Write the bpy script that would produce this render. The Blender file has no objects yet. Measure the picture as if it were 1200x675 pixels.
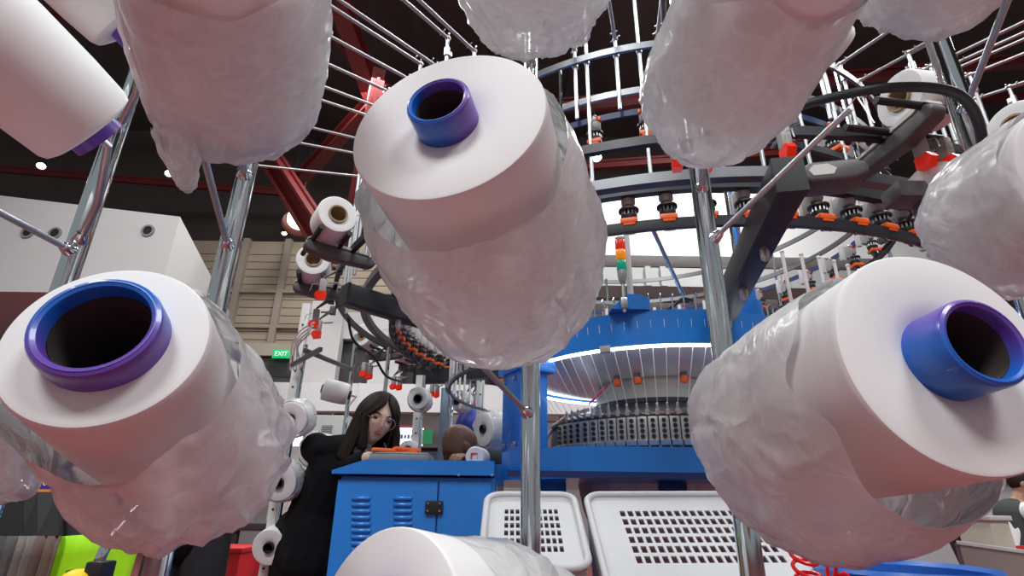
import bpy, bmesh, math, random
from mathutils import Vector, Matrix, noise
PI = math.pi
C = bpy.context.scene.collection
random.seed(7)
# ------------------------------------------------------------------ camera
F = 640.0
TH = math.radians(21.6)
RO = 0.0136
CAM = Vector((0, 0, 1.05))
_r, _u = Vector((1, 0, 0)), Vector((0, -math.sin(TH), math.cos(TH)))
FW = Vector((0, math.cos(TH), math.sin(TH)))
RT = _r * math.cos(RO) + _u * math.sin(RO)
UP = _u * math.cos(RO) - _r * math.sin(RO)
cd = bpy.data.cameras.new('camera'); cam = bpy.data.objects.new('camera', cd); C.objects.link(cam)
cd.sensor_width = 36; cd.lens = F / 1200 * 36; cd.clip_start = .02; cd.clip_end = 200
m = Matrix.Identity(4)
for i in range(3):
    m[i][0], m[i][1], m[i][2], m[i][3] = RT[i], UP[i], -FW[i], CAM[i]
cam.matrix_world = m
bpy.context.scene.camera = cam

def ray(px, py):
    return FW + RT * ((px - 600) / F) + UP * ((337.5 - py) / F)
def W(px, py, d):            # a pixel of the photograph at a depth along the view axis
    return CAM + ray(px, py) * d
def atz(px, py, z):
    r = ray(px, py); return CAM + r * ((z - CAM.z) / r.z)
def aty(px, py, y):
    r = ray(px, py); return CAM + r * (y / r.y)
# ------------------------------------------------------------------ world, light, exposure
sc = bpy.context.scene
sc.cycles.max_bounces = 14; sc.cycles.diffuse_bounces = 7; sc.cycles.transparent_max_bounces = 20
wd = bpy.data.worlds.new('hall_air'); sc.world = wd; wd.use_nodes = True
wd.node_tree.nodes['Background'].inputs[0].default_value = (.80, .87, .92, 1)
wd.node_tree.nodes['Background'].inputs[1].default_value = .31
sc.view_settings.view_transform = 'Standard'; sc.view_settings.look = 'None'
sc.view_settings.exposure = -0.03; sc.view_settings.gamma = 1; sc.view_settings.use_curve_mapping = False
def area(name, loc, size, power, target=(0, 1.5, 1), col=(.97, .99, 1)):
    l = bpy.data.lights.new(name, 'AREA'); l.energy = power; l.size = size; l.color = col
    o = bpy.data.objects.new(name, l); C.objects.link(o); o.location = loc
    o.rotation_euler = (Vector(target) - Vector(loc)).to_track_quat('-Z', 'Y').to_euler()
    return o
area('hall_lamp', (-2.5, -4.5, 8.5), 2.4, 500, (0, 1, 1))
area('hall_lamp', (3.0, -3.0, 8.5), 2.4, 370, (0, 1, 1))
area('hall_lamp', (-6.5, 3.0, 8.5), 2.4, 320, (0, 3, 1))
area('hall_lamp', (7.5, 3.0, 8.5), 2.4, 380, (1, 3, 1))
area('hall_lamp', (0.8, 4.5, 10.6), 1.2, 230, (1, 4, 1))
area('hall_lamp', (-3.0, 9.0, 9.3), 1.2, 420, (-3, 10, 2))
area('hall_lamp', (4.0, 9.0, 9.3), 1.2, 420, (4, 11, 3))
# ------------------------------------------------------------------ materials
MC = {}
def mat(name, col, rough=.5, metal=0, bump=0, scale=40, var=0, trans=0, emit=None, estr=0, stretch=(1, 1, 1), coat=0, alpha=1, spec=.5):
    if name in MC: return MC[name]
    m = bpy.data.materials.new(name); m.use_nodes = True; nt = m.node_tree
    b = nt.nodes['Principled BSDF']
    b.inputs['Base Color'].default_value = (*col, 1); b.inputs['Roughness'].default_value = rough
    b.inputs['Metallic'].default_value = metal; b.inputs['Transmission Weight'].default_value = trans
    b.inputs['Coat Weight'].default_value = coat; b.inputs['Alpha'].default_value = alpha
    b.inputs['Specular IOR Level'].default_value = spec
    if emit: b.inputs['Emission Color'].default_value = (*emit, 1); b.inputs['Emission Strength'].default_value = estr
    tc = nt.nodes.new('ShaderNodeTexCoord'); mp = nt.nodes.new('ShaderNodeMapping'); mp.inputs['Scale'].default_value = stretch
    nz = nt.nodes.new('ShaderNodeTexNoise'); nz.inputs['Scale'].default_value = scale; nz.inputs['Detail'].default_value = 4
    nt.links.new(tc.outputs['Object'], mp.inputs[0]); nt.links.new(mp.outputs[0], nz.inputs['Vector'])
    if var:
        mx = nt.nodes.new('ShaderNodeMix'); mx.data_type = 'RGBA'
        mx.inputs[6].default_value = (*[c * (1 - var) for c in col], 1); mx.inputs[7].default_value = (*[min(1, c * (1 + var)) for c in col], 1)
        nt.links.new(nz.outputs['Fac'], mx.inputs[0]); nt.links.new(mx.outputs[2], b.inputs['Base Color'])
    if bump:
        bp = nt.nodes.new('ShaderNodeBump'); bp.inputs['Strength'].default_value = bump; bp.inputs['Distance'].default_value = .005
        nt.links.new(nz.outputs['Fac'], bp.inputs['Height']); nt.links.new(bp.outputs[0], b.inputs['Normal'])
    MC[name] = m; return m
def yarn_mat(name, axis):     # wound yarn: fine turns across the axis
    m = mat(name, (.82, .815, .81), .62, var=.05, scale=9); nt = m.node_tree; b = nt.nodes['Principled BSDF']
    tc = nt.nodes.new('ShaderNodeTexCoord'); dt = nt.nodes.new('ShaderNodeVectorMath'); dt.operation = 'DOT_PRODUCT'
    dt.inputs[1].default_value = axis
    nz = nt.nodes.new('ShaderNodeTexNoise'); nz.inputs['Scale'].default_value = 14
    sn = nt.nodes.new('ShaderNodeMath'); sn.operation = 'MULTIPLY_ADD'; sn.inputs[1].default_value = 1500
    ad = nt.nodes.new('ShaderNodeMath'); ad.operation = 'MULTIPLY'; ad.inputs[1].default_value = 9
    s2 = nt.nodes.new('ShaderNodeMath'); s2.operation = 'SINE'
    bp = nt.nodes.new('ShaderNodeBump'); bp.inputs['Strength'].default_value = .05; bp.inputs['Distance'].default_value = .0006
    nt.links.new(tc.outputs['Object'], dt.inputs[0]); nt.links.new(tc.outputs['Object'], nz.inputs['Vector'])
    nt.links.new(nz.outputs['Fac'], ad.inputs[0]); nt.links.new(dt.outputs['Value'], sn.inputs[0]); nt.links.new(ad.outputs[0], sn.inputs[2])
    nt.links.new(sn.outputs[0], s2.inputs[0]); nt.links.new(s2.outputs[0], bp.inputs['Height']); nt.links.new(bp.outputs[0], b.inputs['Normal'])
    return m
def tube_mat(name, d):        # the paper tube is printed blue on one side and violet on the other
    if name in MC: return MC[name]
    m = mat(name, (.02, .1, .6), .3, coat=.3); nt = m.node_tree; b = nt.nodes['Principled BSDF']
    tc = nt.nodes.new('ShaderNodeTexCoord'); dt = nt.nodes.new('ShaderNodeVectorMath'); dt.operation = 'DOT_PRODUCT'
    dt.inputs[1].default_value = d
    mr = nt.nodes.new('ShaderNodeMapRange'); mr.inputs[1].default_value = -.02; mr.inputs[2].default_value = .02
    cr = nt.nodes.new('ShaderNodeValToRGB'); cr.color_ramp.elements[0].color = (.012, .13, .58, 1); cr.color_ramp.elements[1].color = (.14, .06, .42, 1)
    nt.links.new(tc.outputs['Object'], dt.inputs[0]); nt.links.new(dt.outputs['Value'], mr.inputs[0])
    nt.links.new(mr.outputs[0], cr.inputs[0]); nt.links.new(cr.outputs[0], b.inputs['Base Color'])
    return m
def film_mat(name, op=.36):
    m = bpy.data.materials.new(name); m.use_nodes = True; nt = m.node_tree; N = nt.nodes; L = nt.links
    N.remove(N['Principled BSDF']); out = N['Material Output']
    tc = N.new('ShaderNodeTexCoord'); nz = N.new('ShaderNodeTexNoise'); nz.inputs['Scale'].default_value = 26; nz.inputs['Detail'].default_value = 5; nz.inputs['Distortion'].default_value = .8
    n2 = N.new('ShaderNodeTexNoise'); n2.inputs['Scale'].default_value = 9; n2.inputs['Detail'].default_value = 3
    L.new(tc.outputs['Object'], nz.inputs['Vector']); L.new(tc.outputs['Object'], n2.inputs['Vector'])
    bp = N.new('ShaderNodeBump'); bp.inputs['Strength'].default_value = .40; bp.inputs['Distance'].default_value = .005
    n3 = N.new('ShaderNodeTexNoise'); n3.inputs['Scale'].default_value = 17; n3.inputs['Detail'].default_value = 2.0; n3.inputs['Distortion'].default_value = .9
    L.new(tc.outputs['Object'], n3.inputs['Vector'])
    sb = N.new('ShaderNodeMath'); sb.operation = 'SUBTRACT'; sb.inputs[1].default_value = .5; L.new(n3.outputs['Fac'], sb.inputs[0])
    ab = N.new('ShaderNodeMath'); ab.operation = 'ABSOLUTE'; L.new(sb.outputs[0], ab.inputs[0])
    mn = N.new('ShaderNodeMath'); mn.operation = 'MINIMUM'; mn.inputs[1].default_value = .09; L.new(ab.outputs[0], mn.inputs[0])
    cm = N.new('ShaderNodeMath'); cm.operation = 'MULTIPLY_ADD'; cm.inputs[1].default_value = -3.4; L.new(mn.outputs[0], cm.inputs[0]); L.new(nz.outputs['Fac'], cm.inputs[2])
    L.new(cm.outputs[0], bp.inputs['Height'])
    tr = N.new('ShaderNodeBsdfTransparent'); tr.inputs[0].default_value = (.99, .99, .995, 1)
    df = N.new('ShaderNodeBsdfDiffuse'); df.inputs[0].default_value = (.98, .98, .98, 1)
    tl = N.new('ShaderNodeBsdfTranslucent'); tl.inputs[0].default_value = (.98, .98, .99, 1)
    gl = N.new('ShaderNodeBsdfGlossy'); gl.inputs['Roughness'].default_value = .28
    for s in (df, tl, gl): L.new(bp.outputs[0], s.inputs['Normal'])
    a = N.new('ShaderNodeMixShader'); a.inputs[0].default_value = .5; L.new(df.outputs[0], a.inputs[1]); L.new(tl.outputs[0], a.inputs[2])
    lw = N.new('ShaderNodeLayerWeight'); lw.inputs['Blend'].default_value = .35
    mr = N.new('ShaderNodeMapRange'); mr.inputs[1].default_value = .3; mr.inputs[2].default_value = .75; mr.inputs[3].default_value = op - .16; mr.inputs[4].default_value = op + .16
    L.new(n2.outputs['Fac'], mr.inputs[0])
    md = N.new('ShaderNodeMath'); md.operation = 'MULTIPLY_ADD'; md.inputs[1].default_value = .36; md.use_clamp = True
    L.new(lw.outputs['Facing'], md.inputs[0])
    cr = N.new('ShaderNodeMapRange'); cr.inputs[1].default_value = 0; cr.inputs[2].default_value = .07; cr.inputs[3].default_value = .10; cr.inputs[4].default_value = 0
    L.new(ab.outputs[0], cr.inputs[0]); ad = N.new('ShaderNodeMath'); ad.operation = 'ADD'; L.new(mr.outputs[0], ad.inputs[0]); L.new(cr.outputs[0], ad.inputs[1]); L.new(ad.outputs[0], md.inputs[2])
    b = N.new('ShaderNodeMixShader'); L.new(md.outputs[0], b.inputs[0]); L.new(tr.outputs[0], b.inputs[1]); L.new(a.outputs[0], b.inputs[2])
    fr = N.new('ShaderNodeFresnel'); fr.inputs[0].default_value = 1.32; L.new(bp.outputs[0], fr.inputs['Normal'])
    c = N.new('ShaderNodeMixShader'); L.new(fr.outputs[0], c.inputs[0]); L.new(b.outputs[0], c.inputs[1]); L.new(gl.outputs[0], c.inputs[2])
    L.new(c.outputs[0], out.inputs['Surface'])
    return m
FILM = film_mat('clear_plastic_film', .63)
FILM2 = film_mat('thin_plastic_film', .30)
STEEL = mat('chromed_steel', (.72, .77, .78), .09, 1, var=.08, scale=6, stretch=(1, 1, .2))
ALU = mat('aluminium_tube', (.50, .50, .52), .42, 1, var=.05, scale=20)
DSTEEL = mat('dull_steel', (.20, .205, .215), .42, 1, var=.1, scale=30)
SILV = mat('machined_metal', (.62, .62, .62), .3, 1, var=.1, scale=50)
BLUE = mat('blue_enamel', (.014, .20, .66), .3, var=.1, scale=2.5, coat=.35, bump=.03)
DBLUE = mat('dark_blue_enamel', (.012, .03, .14), .35, var=.1, scale=4)
BLACK = mat('black_plastic', (.016, .016, .018), .42, var=.25, scale=25)
BSTEEL = mat('black_painted_steel', (.022, .024, .030), .38, var=.2, scale=8)
RUBBER = mat('black_rubber', (.02, .02, .022), .5, var=.2, scale=30)
GREYP = mat('grey_plastic', (.40, .39, .38), .5, var=.05, scale=20)
DGREY = mat('dark_grey_plastic', (.10, .10, .10), .5, var=.12, scale=20)
LGREY = mat('light_grey_plastic', (.62, .61, .58), .45, var=.04, scale=20)
CREAM = mat('cream_enamel', (.55, .55, .46), .3, var=.05, scale=6, coat=.3)
ORANGE = mat('orange_plastic', (.90, .13, .015), .4, var=.1, scale=40)
RED = mat('red_plastic', (.95, .02, .01), .35, var=.1, scale=40, emit=(1, .03, .01), estr=.0)
REDSTEEL = mat('red_painted_steel', (.10, .008, .008), .5, var=.25, scale=2)
WPAINT = mat('white_paint', (.62, .61, .60), .6, var=.04, scale=1.2)
WPLAS = mat('white_plastic', (.72, .72, .71), .4, var=.03, scale=8)
YARN = mat('white_yarn', (.80, .795, .79), .65, var=.04, scale=30, bump=.2)
THREAD = mat('white_thread', (.85, .85, .85), .6)
PURPLE = mat('violet_tube', (.12, .055, .42), .35, var=.1, scale=20)
TAN = mat('cardboard', (.34, .25, .14), .8, var=.1, scale=40)
# ------------------------------------------------------------------ mesh helpers
class MB:
    def __init__(s): s.bm = bmesh.new(); s.sharp = False
    def box(s, c, size, R=None, bev=0):
        c = Vector(c); v = []
        for x in (-.5, .5):
            for y in (-.5, .5):
                for z in (-.5, .5):
                    p = Vector((x * size[0], y * size[1], z * size[2]))
                    if R is not None: p = R @ p
                    v.append(s.bm.verts.new(c + p))
        fs = [(0, 1, 3, 2), (4, 6, 7, 5), (0, 4, 5, 1), (2, 3, 7, 6), (0, 2, 6, 4), (1, 5, 7, 3)]
        F_ = [s.bm.faces.new([v[i] for i in f]) for f in fs]
        if bev:
            es = list({e for f in F_ for e in f.edges})
            bmesh.ops.bevel(s.bm, geom=es, offset=bev, segments=2, affect='EDGES', profile=.6)
        return s
    def beam(s, a, b, w, h, up=Vector((0, 0, 1)), bev=0):
        a, b = Vector(a), Vector(b); d = b - a; L = d.length; d.normalize()
        sx = d.cross(up)
        if sx.length < 1e-4: sx = Vector((1, 0, 0))
        sx.normalize(); uz = sx.cross(d)
        R = Matrix((d, sx, uz)).transposed()
        return s.box((a + b) / 2, (L, w, h), R, bev)
    def tube(s, pts, r, n=10, cap=True, closed=False):
        pts = [Vector(p) for p in pts]; k = len(pts)
        rs = r if isinstance(r, (list, tuple)) else [r] * k
        rings = []; prev = None
        for i, p in enumerate(pts):
            if closed: t = pts[(i + 1) % k] - pts[i - 1]
            elif i == 0: t = pts[1] - p
            elif i == k - 1: t = p - pts[i - 1]
            else: t = (pts[i + 1] - p).normalized() + (p - pts[i - 1]).normalized()
            t.normalize()
            if prev is None:
                a = t.cross(Vector((0, 0, 1)))
                if a.length < .05: a = t.cross(Vector((1, 0, 0)))
            else: a = prev - t * prev.dot(t)
            a.normalize(); prev = a; b = t.cross(a)
            rings.append([s.bm.verts.new(p + (a * math.cos(2 * PI * j / n) + b * math.sin(2 * PI * j / n)) * rs[i]) for j in range(n)])
        for i in range(k if closed else k - 1):
            A, B = rings[i], rings[(i + 1) % k]
            for j in range(n): s.bm.faces.new((A[j], A[(j + 1) % n], B[(j + 1) % n], B[j]))
        if cap and not closed:
            s.bm.faces.new(rings[0][::-1]); s.bm.faces.new(rings[-1])
        return s
    def lathe(s, prof, o=(0, 0, 0), axis=(0, 0, 1), n=32, a0=0, a1=2 * PI, closed_prof=False):
        o = Vector(o); ax = Vector(axis).normalized()
        if abs(ax.z) > .999: e1 = Vector((1, 0, 0))
        else: e1 = Vector((0, 0, 1)).cross(ax).normalized()
        e2 = ax.cross(e1); full = abs(a1 - a0 - 2 * PI) < 1e-6
        m_ = n if full else n + 1; rings = []
        for t, r in prof:
            if r < 1e-6: rings.append([s.bm.verts.new(o + ax * t)]); continue
            rings.append([s.bm.verts.new(o + ax * t + (e1 * math.cos(a0 + (a1 - a0) * j / n) + e2 * math.sin(a0 + (a1 - a0) * j / n)) * r) for j in range(m_)])
        k = len(rings)
        for i in range(k if closed_prof else k - 1):
            A, B = rings[i], rings[(i + 1) % k]
            for j in range(n):
                j2 = (j + 1) % m_
                if len(A) == 1 and len(B) == 1: continue
                if len(A) == 1: s.bm.faces.new((A[0], B[j2], B[j]))
                elif len(B) == 1: s.bm.faces.new((A[j], A[j2], B[0]))
                else: s.bm.faces.new((A[j], A[j2], B[j2], B[j]))
        return s
    def cyl(s, a, b, r, n=16):
        a, b = Vector(a), Vector(b); L = (b - a).length
        return s.lathe([(0, 0), (0, r), (L, r), (L, 0)], a, b - a, n)
    def ball(s, c, r, n=10, sc=(1, 1, 1), R=None):
        c = Vector(c); mtx = Matrix.Translation(c) @ (R.to_4x4() if R is not None else Matrix.Identity(4)) @ Matrix.Diagonal((r * sc[0], r * sc[1], r * sc[2], 1))
        bmesh.ops.create_uvsphere(s.bm, u_segments=n + 4, v_segments=n, radius=1, matrix=mtx); return s
    def prism(s, poly, a, b):      # poly: list of Vectors (planar), extruded by vectors a..b
        A = [s.bm.verts.new(Vector(p) + Vector(a)) for p in poly]; B = [s.bm.verts.new(Vector(p) + Vector(b)) for p in poly]
        n = len(poly); s.bm.faces.new(A[::-1]); s.bm.faces.new(B)
        for i in range(n): s.bm.faces.new((A[i], A[(i + 1) % n], B[(i + 1) % n], B[i]))
        return s
    def ring(s, c, R, w, h, a0=0, a1=2 * PI, n=96):     # a flat band bent round a vertical axis
        prof = [(-h / 2, R - w / 2), (-h / 2, R + w / 2), (h / 2, R + w / 2), (h / 2, R - w / 2)]
        return s.lathe(prof, c, (0, 0, 1), n, a0, a1, True)
    def torus(s, c, R, r, n=96, a0=0, a1=2 * PI, axis=(0, 0, 1), k=8):
        return s.lathe([(r * math.sin(2 * PI * i / k), R + r * math.cos(2 * PI * i / k)) for i in range(k)], c, axis, n, a0, a1, True)
    def obj(s, name, material, parent=None, loc=(0, 0, 0), smooth=True, local=False):
        """verts are given in world space when local is False; loc becomes the object's origin"""
        bmesh.ops.recalc_face_normals(s.bm, faces=s.bm.faces[:])
        me = bpy.data.meshes.new(name)
        if smooth:
            for f in s.bm.faces: f.smooth = True
        s.bm.to_mesh(me); s.bm.free()
        o = bpy.data.objects.new(name, me); C.objects.link(o)
        if material: me.materials.append(material)
        if parent is not None:
            o.parent = parent
            if not local:
                q, off = parent, Vector((0, 0, 0))
                while q is not None: off = off + q.location; q = q.parent
                me.transform(Matrix.Translation(-off))
        elif loc != (0, 0, 0):
            if not local: me.transform(Matrix.Translation(-Vector(loc)))
            o.location = loc
        if smooth:
            try: me.set_sharp_from_angle(angle=math.radians(38))
            except Exception: pass
        return o
def tag(o, label, cat, group=None, kind=None):
    o['label'] = label; o['category'] = cat
    if group: o['group'] = group
    if kind: o['kind'] = kind
    return o
def thing(name, label, cat, loc=(0, 0, 0), rotz=0, group=None):
    o = bpy.data.objects.new(name, None); C.objects.link(o); o.location = loc; o.rotation_euler = (0, 0, rotz); o.empty_display_size = .05
    return tag(o, label, cat, group)
def struct(mb, name, material, smooth=False):
    o = mb.obj(name, material, smooth=smooth); o['kind'] = 'structure'; return o
def dup(root, loc, rotz, label=None, group=None):
    r = root.copy(); C.objects.link(r); r.location = loc; r.rotation_euler = (0, 0, rotz)
    if label: r['label'] = label
    if group: r['group'] = group
    for ch in [c for c in root.children]:
        c = ch.copy(); C.objects.link(c); c.parent = r
        for g in [x for x in ch.children]:
            d = g.copy(); C.objects.link(d); d.parent = c
    return r
MX, MY = .80, 3.0
PEGS = {}
def pol(R, a, z):            # a point round the knitting machine's axis
    return Vector((MX + R * math.cos(a), MY + R * math.sin(a), z))
def ang(px, py, z):
    p = atz(px, py, z); return math.atan2(p.y - MY, p.x - MX), math.hypot(p.x - MX, p.y - MY)
# ================================================================== the hall
FLOORM = mat('red_carpet', (.215, .05, .05), .9, var=.15, scale=60, bump=.2)
b = MB(); b.box((0, 5, -.05), (40, 36, .1)); struct(b, 'floor', FLOORM)
CEILM = mat('dark_ceiling', (.060, .044, .040), .9, var=.3, scale=.6)
b = MB(); b.box((0, 6, 12.1), (40, 34, .2)); struct(b, 'ceiling', CEILM)
# white bulkhead at the left with round holes
HOLE = mat('dark_opening', (.012, .012, .013), .8)
Yb = 8.0
pA, pB = aty(-90, 222, Yb), aty(211, 254, Yb)
pC = aty(-90, 330, Yb)
zt, zt2, zb = pA.z, pB.z, pC.z - .15
b = MB(); b.prism([Vector((pA.x - 3, Yb, zb)), Vector((pB.x, Yb, zb)), Vector((pB.x, Yb, zt2)), Vector((pA.x - 3, Yb, zt + .4))], (0, 0, 0), (-1.6, 5.2, 0))
bulk = struct(b, 'wall_bulkhead', WPAINT)
for k, (x, y) in enumerate(((32, 272), (64, 273), (173, 270))):
    p = aty(x, y, Yb - .02)
    t = thing('round_vent', ('round black vent in the white bulkhead, far left of the pair', 'round black vent in the white bulkhead, right one of the pair', 'round black vent in the white bulkhead near its right corner')[k], 'vent', p)
    MB().lathe([(0, .075), (0, .105), (.03, .105), (.03, .075)], p + Vector((0, .02, 0)), (0, -1, 0), 24, closed_prof=True).obj('vent_rim', mat('vent_rim', (.25, .25, .25), .5), t)
    MB().lathe([(0, 0), (0, .078), (.015, .078), (.015, 0)], p + Vector((0, .02, 0)), (0, -1, 0), 24).obj('vent_opening', HOLE, t)
# slatted tan wall further back
SLAT = mat('slatted_boards', (.36, .29, .215), .7, var=.08, scale=1.5)
Yt = 13.0
q0, q1 = aty(190, 290, Yt), aty(420, 418, Yt)
ZS = aty(300, 281, Yt).z
b = MB(); b.box(((q0.x + q1.x) / 2 - 1, Yt + .3, (q1.z + ZS) / 2), (q1.x - q0.x + 4, .4, ZS - q1.z))
n = int((ZS - q1.z - .3) / .21)
for i in range(n):
    z = q1.z + .3 + i * .21
    b.box(((q0.x + q1.x) / 2 - 1, Yt + .08, z), (q1.x - q0.x + 4, .08, .19))
struct(b, 'wall_slatted', SLAT)
b = MB(); b.box((0, 14.6, 8.4), (38, .3, 7.4)); struct(b, 'wall_upper', CEILM)
b = MB()
for px in (322, 270): 
    p = aty(px, 380, Yt); b.box((p.x, Yt - .02, (q1.z + ZS) / 2), (.16, .14, ZS - q1.z))
for py in (383, 342):
    p = aty(320, py, Yt); b.box(((q0.x + q1.x) / 2 - 1, Yt - .02, p.z), (q1.x - q0.x + 4, .12, .09))
struct(b, 'trim_1', mat('wall_batten', (.30, .25, .20), .7, var=.1, scale=3))
b = MB(); p = aty(300, 411, Yt - .2); b.box((p.x - 1, Yt - .1, p.z), (9, .5, .3)); struct(b, 'trim_2', mat('beige_ledge', (.42, .36, .30), .7, var=.05))
b = MB(); pt, pb = aty(320, 418, 12.6), aty(320, 452, 12.6); b.box((pt.x, 12.9, (pt.z + pb.z) / 2), (9.5, .3, pt.z - pb.z)); struct(b, 'wall_gallery', mat('dark_gallery_band', (.07, .065, .06), .8, var=.2, scale=1))  # dark band below the beige ledge
b = MB(); p1_, p2_ = aty(285, 437, 12.3), aty(345, 441, 12.3); b.beam(p1_, p2_, .08, .09); struct(b, 'trim_3', BSTEEL)
# white fascia over the stands
pt, pb = aty(450, 449, 11.5), aty(450, 482, 11.5)
b = MB(); b.box((-1.5, 11.7, (pt.z + pb.z) / 2), (14, .3, pt.z - pb.z))
for px in (306, 420): q = aty(px, 465, 11.53); b.box((q.x, 11.54, q.z), (.03, .03, pt.z - pb.z))
struct(b, 'wall_fascia', mat('white_fascia', (.66, .65, .65), .5, var=.03))
# rear wall and big white wall on the right with the duct
b = MB(); b.box((0, 14.2, 2.4), (38, .3, 4.8)); struct(b, 'wall_back', mat('grey_hall_wall', (.36, .34, .33), .8, var=.06, scale=.7))
Yw = 11.0
wt, wb = aty(800, 226, Yw), aty(800, 300, Yw)
b = MB(); x0, x1 = aty(640, 260, Yw).x, aty(1330, 260, Yw).x
b.box(((x0 + x1) / 2, Yw + .3, (wt.z + wb.z) / 2), (x1 - x0, .6, wt.z - wb.z)); struct(b, 'wall_right', mat('white_wall', (.60, .585, .57), .6, var=.04, scale=.8))
b = MB(); dz = aty(800, 326, 10.6)
b.box(((x0 + x1) / 2, 10.9, dz.z), (x1 - x0, .7, .42))
for px in (760, 778, 880, 920, 1010): q = aty(px, 326, 10.5); b.box((q.x, 10.53, dz.z), (.12, .08, .44))
struct(b, 'trim_4', mat('galvanised_duct', (.36, .355, .35), .45, .5, var=.12, scale=2))
b = MB(); lz = aty(800, 346, 11.2)
b.box(((x0 + x1) / 2, 12.4, lz.z - 1.2), (x1 - x0, .3, 2.8))
for px in (660, 745, 820, 905, 960): q = aty(px, 370, 12.1); b.box((q.x, 12.15, lz.z - 1.0), (.28, .3, 3.2))
struct(b, 'wall_lower', mat('warm_grey_wall', (.40, .375, .36), .75, var=.1, scale=1))
# pale pillars behind the left of the machine
for k, (xa, xb, ya, yb) in enumerate(((430, 468, 372, 520), (352, 392, 405, 520))):
    a, c = aty(xa, 450, 12), aty(xb, 450, 12)
    b = MB(); b.box(((a.x + c.x) / 2, 12.1, 2.7), (c.x - a.x, .3, 5.4), bev=.02)
    struct(b, 'wall_pillar_%s' % ('right', 'left')[k], mat('pale_pillar', (.52, .50, .49), .6, var=.05, scale=2))
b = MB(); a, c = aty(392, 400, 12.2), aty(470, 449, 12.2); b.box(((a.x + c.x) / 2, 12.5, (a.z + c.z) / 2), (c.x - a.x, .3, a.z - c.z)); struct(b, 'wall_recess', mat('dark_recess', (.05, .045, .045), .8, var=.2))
b = MB(); a, c = aty(380, 372, 12.1), aty(500, 400, 12.1); b.box(((a.x + c.x) / 2, 12.4, (a.z + c.z) / 2 + .1), (c.x - a.x, .5, a.z - c.z + .1)); struct(b, 'wall_lintel', mat('pale_pillar', (0, 0, 0)))
# ceiling: red steel beams, each a thing of the roof structure
def steel(a, c, w, h):
    b = MB(); b.beam(a, c, w, .06); b.beam(a - Vector((0, 0, h)), c - Vector((0, 0, h)), w, .06); b.beam(a - Vector((0, 0, h / 2)), c - Vector((0, 0, h / 2)), .05, h)
    return struct(b, 'ceiling_beam', REDSTEEL)
steel(atz(322, 178, 8.6), atz(392, 285, 5.6), .45, .5)
steel(atz(398, -10, 10.5), atz(440, 110, 9.6), .34, .35)
steel(atz(445, 80, 9.6), atz(402, 300, 6.2), .26, .3)
steel(atz(452, 96, 9.6), atz(340, 218, 8.6), .26, .3)
steel(atz(350, -20, 10.5), atz(600, 330, 9), .1, .12)
steel(atz(-60, 190, 9), atz(345, 224, 9), .10, .14)
steel(atz(430, 140, 9.6), atz(1250, 62, 9.6), .16, .2)
steel(atz(430, 210, 9.4), atz(1250, 150, 9.4), .14, .18)
steel(atz(-60, 20, 10.5), atz(420, 10, 10.5), .12, .16)
steel(atz(560, 128, 10.5), atz(1300, 108, 10.5), .10, .14)
b = MB()
for px in (130, 250, 470, 560, 690, 900):
    b.beam(atz(px, -60, 11.7), atz(px + (600 - px) * .5, 240, 11.7), .12, .3)
struct(b, 'ceiling_joists', mat('dark_joist', (.045, .03, .03), .8, var=.2, scale=1))
# lamps
GLOW = mat('lamp_lens', (1, 1, 1), .3, emit=(1, .97, .92), estr=22)
for k, (px, py, z, r, lab) in enumerate(((48, 195, 8, .085, 'small lit ceiling spotlight at far left, over the white bulkhead'),
        (198, 204, 8, .085, 'small lit ceiling spotlight between the two left steel posts'),
        (699, 185, 8, .11, 'bright ceiling spotlight seen below the upper yarn feeders'),
        (333, 274, 7, .055, 'small warm lit spotlight in front of the slatted wall'))):
    p = atz(px, py, z); d = (CAM - p).normalized(); ax = (d + Vector((0, 0, -1.2))).normalized()
    t = thing('ceiling_spotlight', lab, 'spotlight', p)
    MB().lathe([(-.28, 0), (-.28, r * .7), (-.05, r * 1.15), (0, r * 1.15), (-.01, r), (-.04, r * .95)], p, ax, 20).obj('lamp_housing', BSTEEL, t)
    MB().lathe([(-.035, 0), (-.035, r * .95), (-.015, r * .8), (-.005, 0)], p, ax, 20).obj('lamp_lens', GLOW, t)
    MB().tube([p - ax * .2, p - ax * .2 + Vector((0, 0, 11.9 - z))], .012, 6).obj('suspension_rod', BSTEEL, t)
p = atz(352, 262, 7.2)
t = thing('bell_lamp', 'large dark red bell lamp glowing beside the red steel brace', 'lamp', p)
ax = Vector((.25, -.35, -1)).normalized()
MB().lathe([(-.55, .0), (-.55, .1), (-.40, .14), (-.18, .36), (0, .42), (-.01, .405), (-.2, .33)], p, ax, 28).obj('lamp_shade', REDSTEEL, t)
MB().lathe([(-.22, .0), (-.22, .30), (-.1, .3), (-.02, 0)], p, ax, 24).obj('lamp_lens', mat('warm_lens', (1, 1, 1), .3, emit=(1, .93, .75), estr=3), t)
MB().tube([p - ax * .5, p - ax * .5 + Vector((0, 0, 4.6))], .014, 6).obj('suspension_rod', BSTEEL, t)
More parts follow.
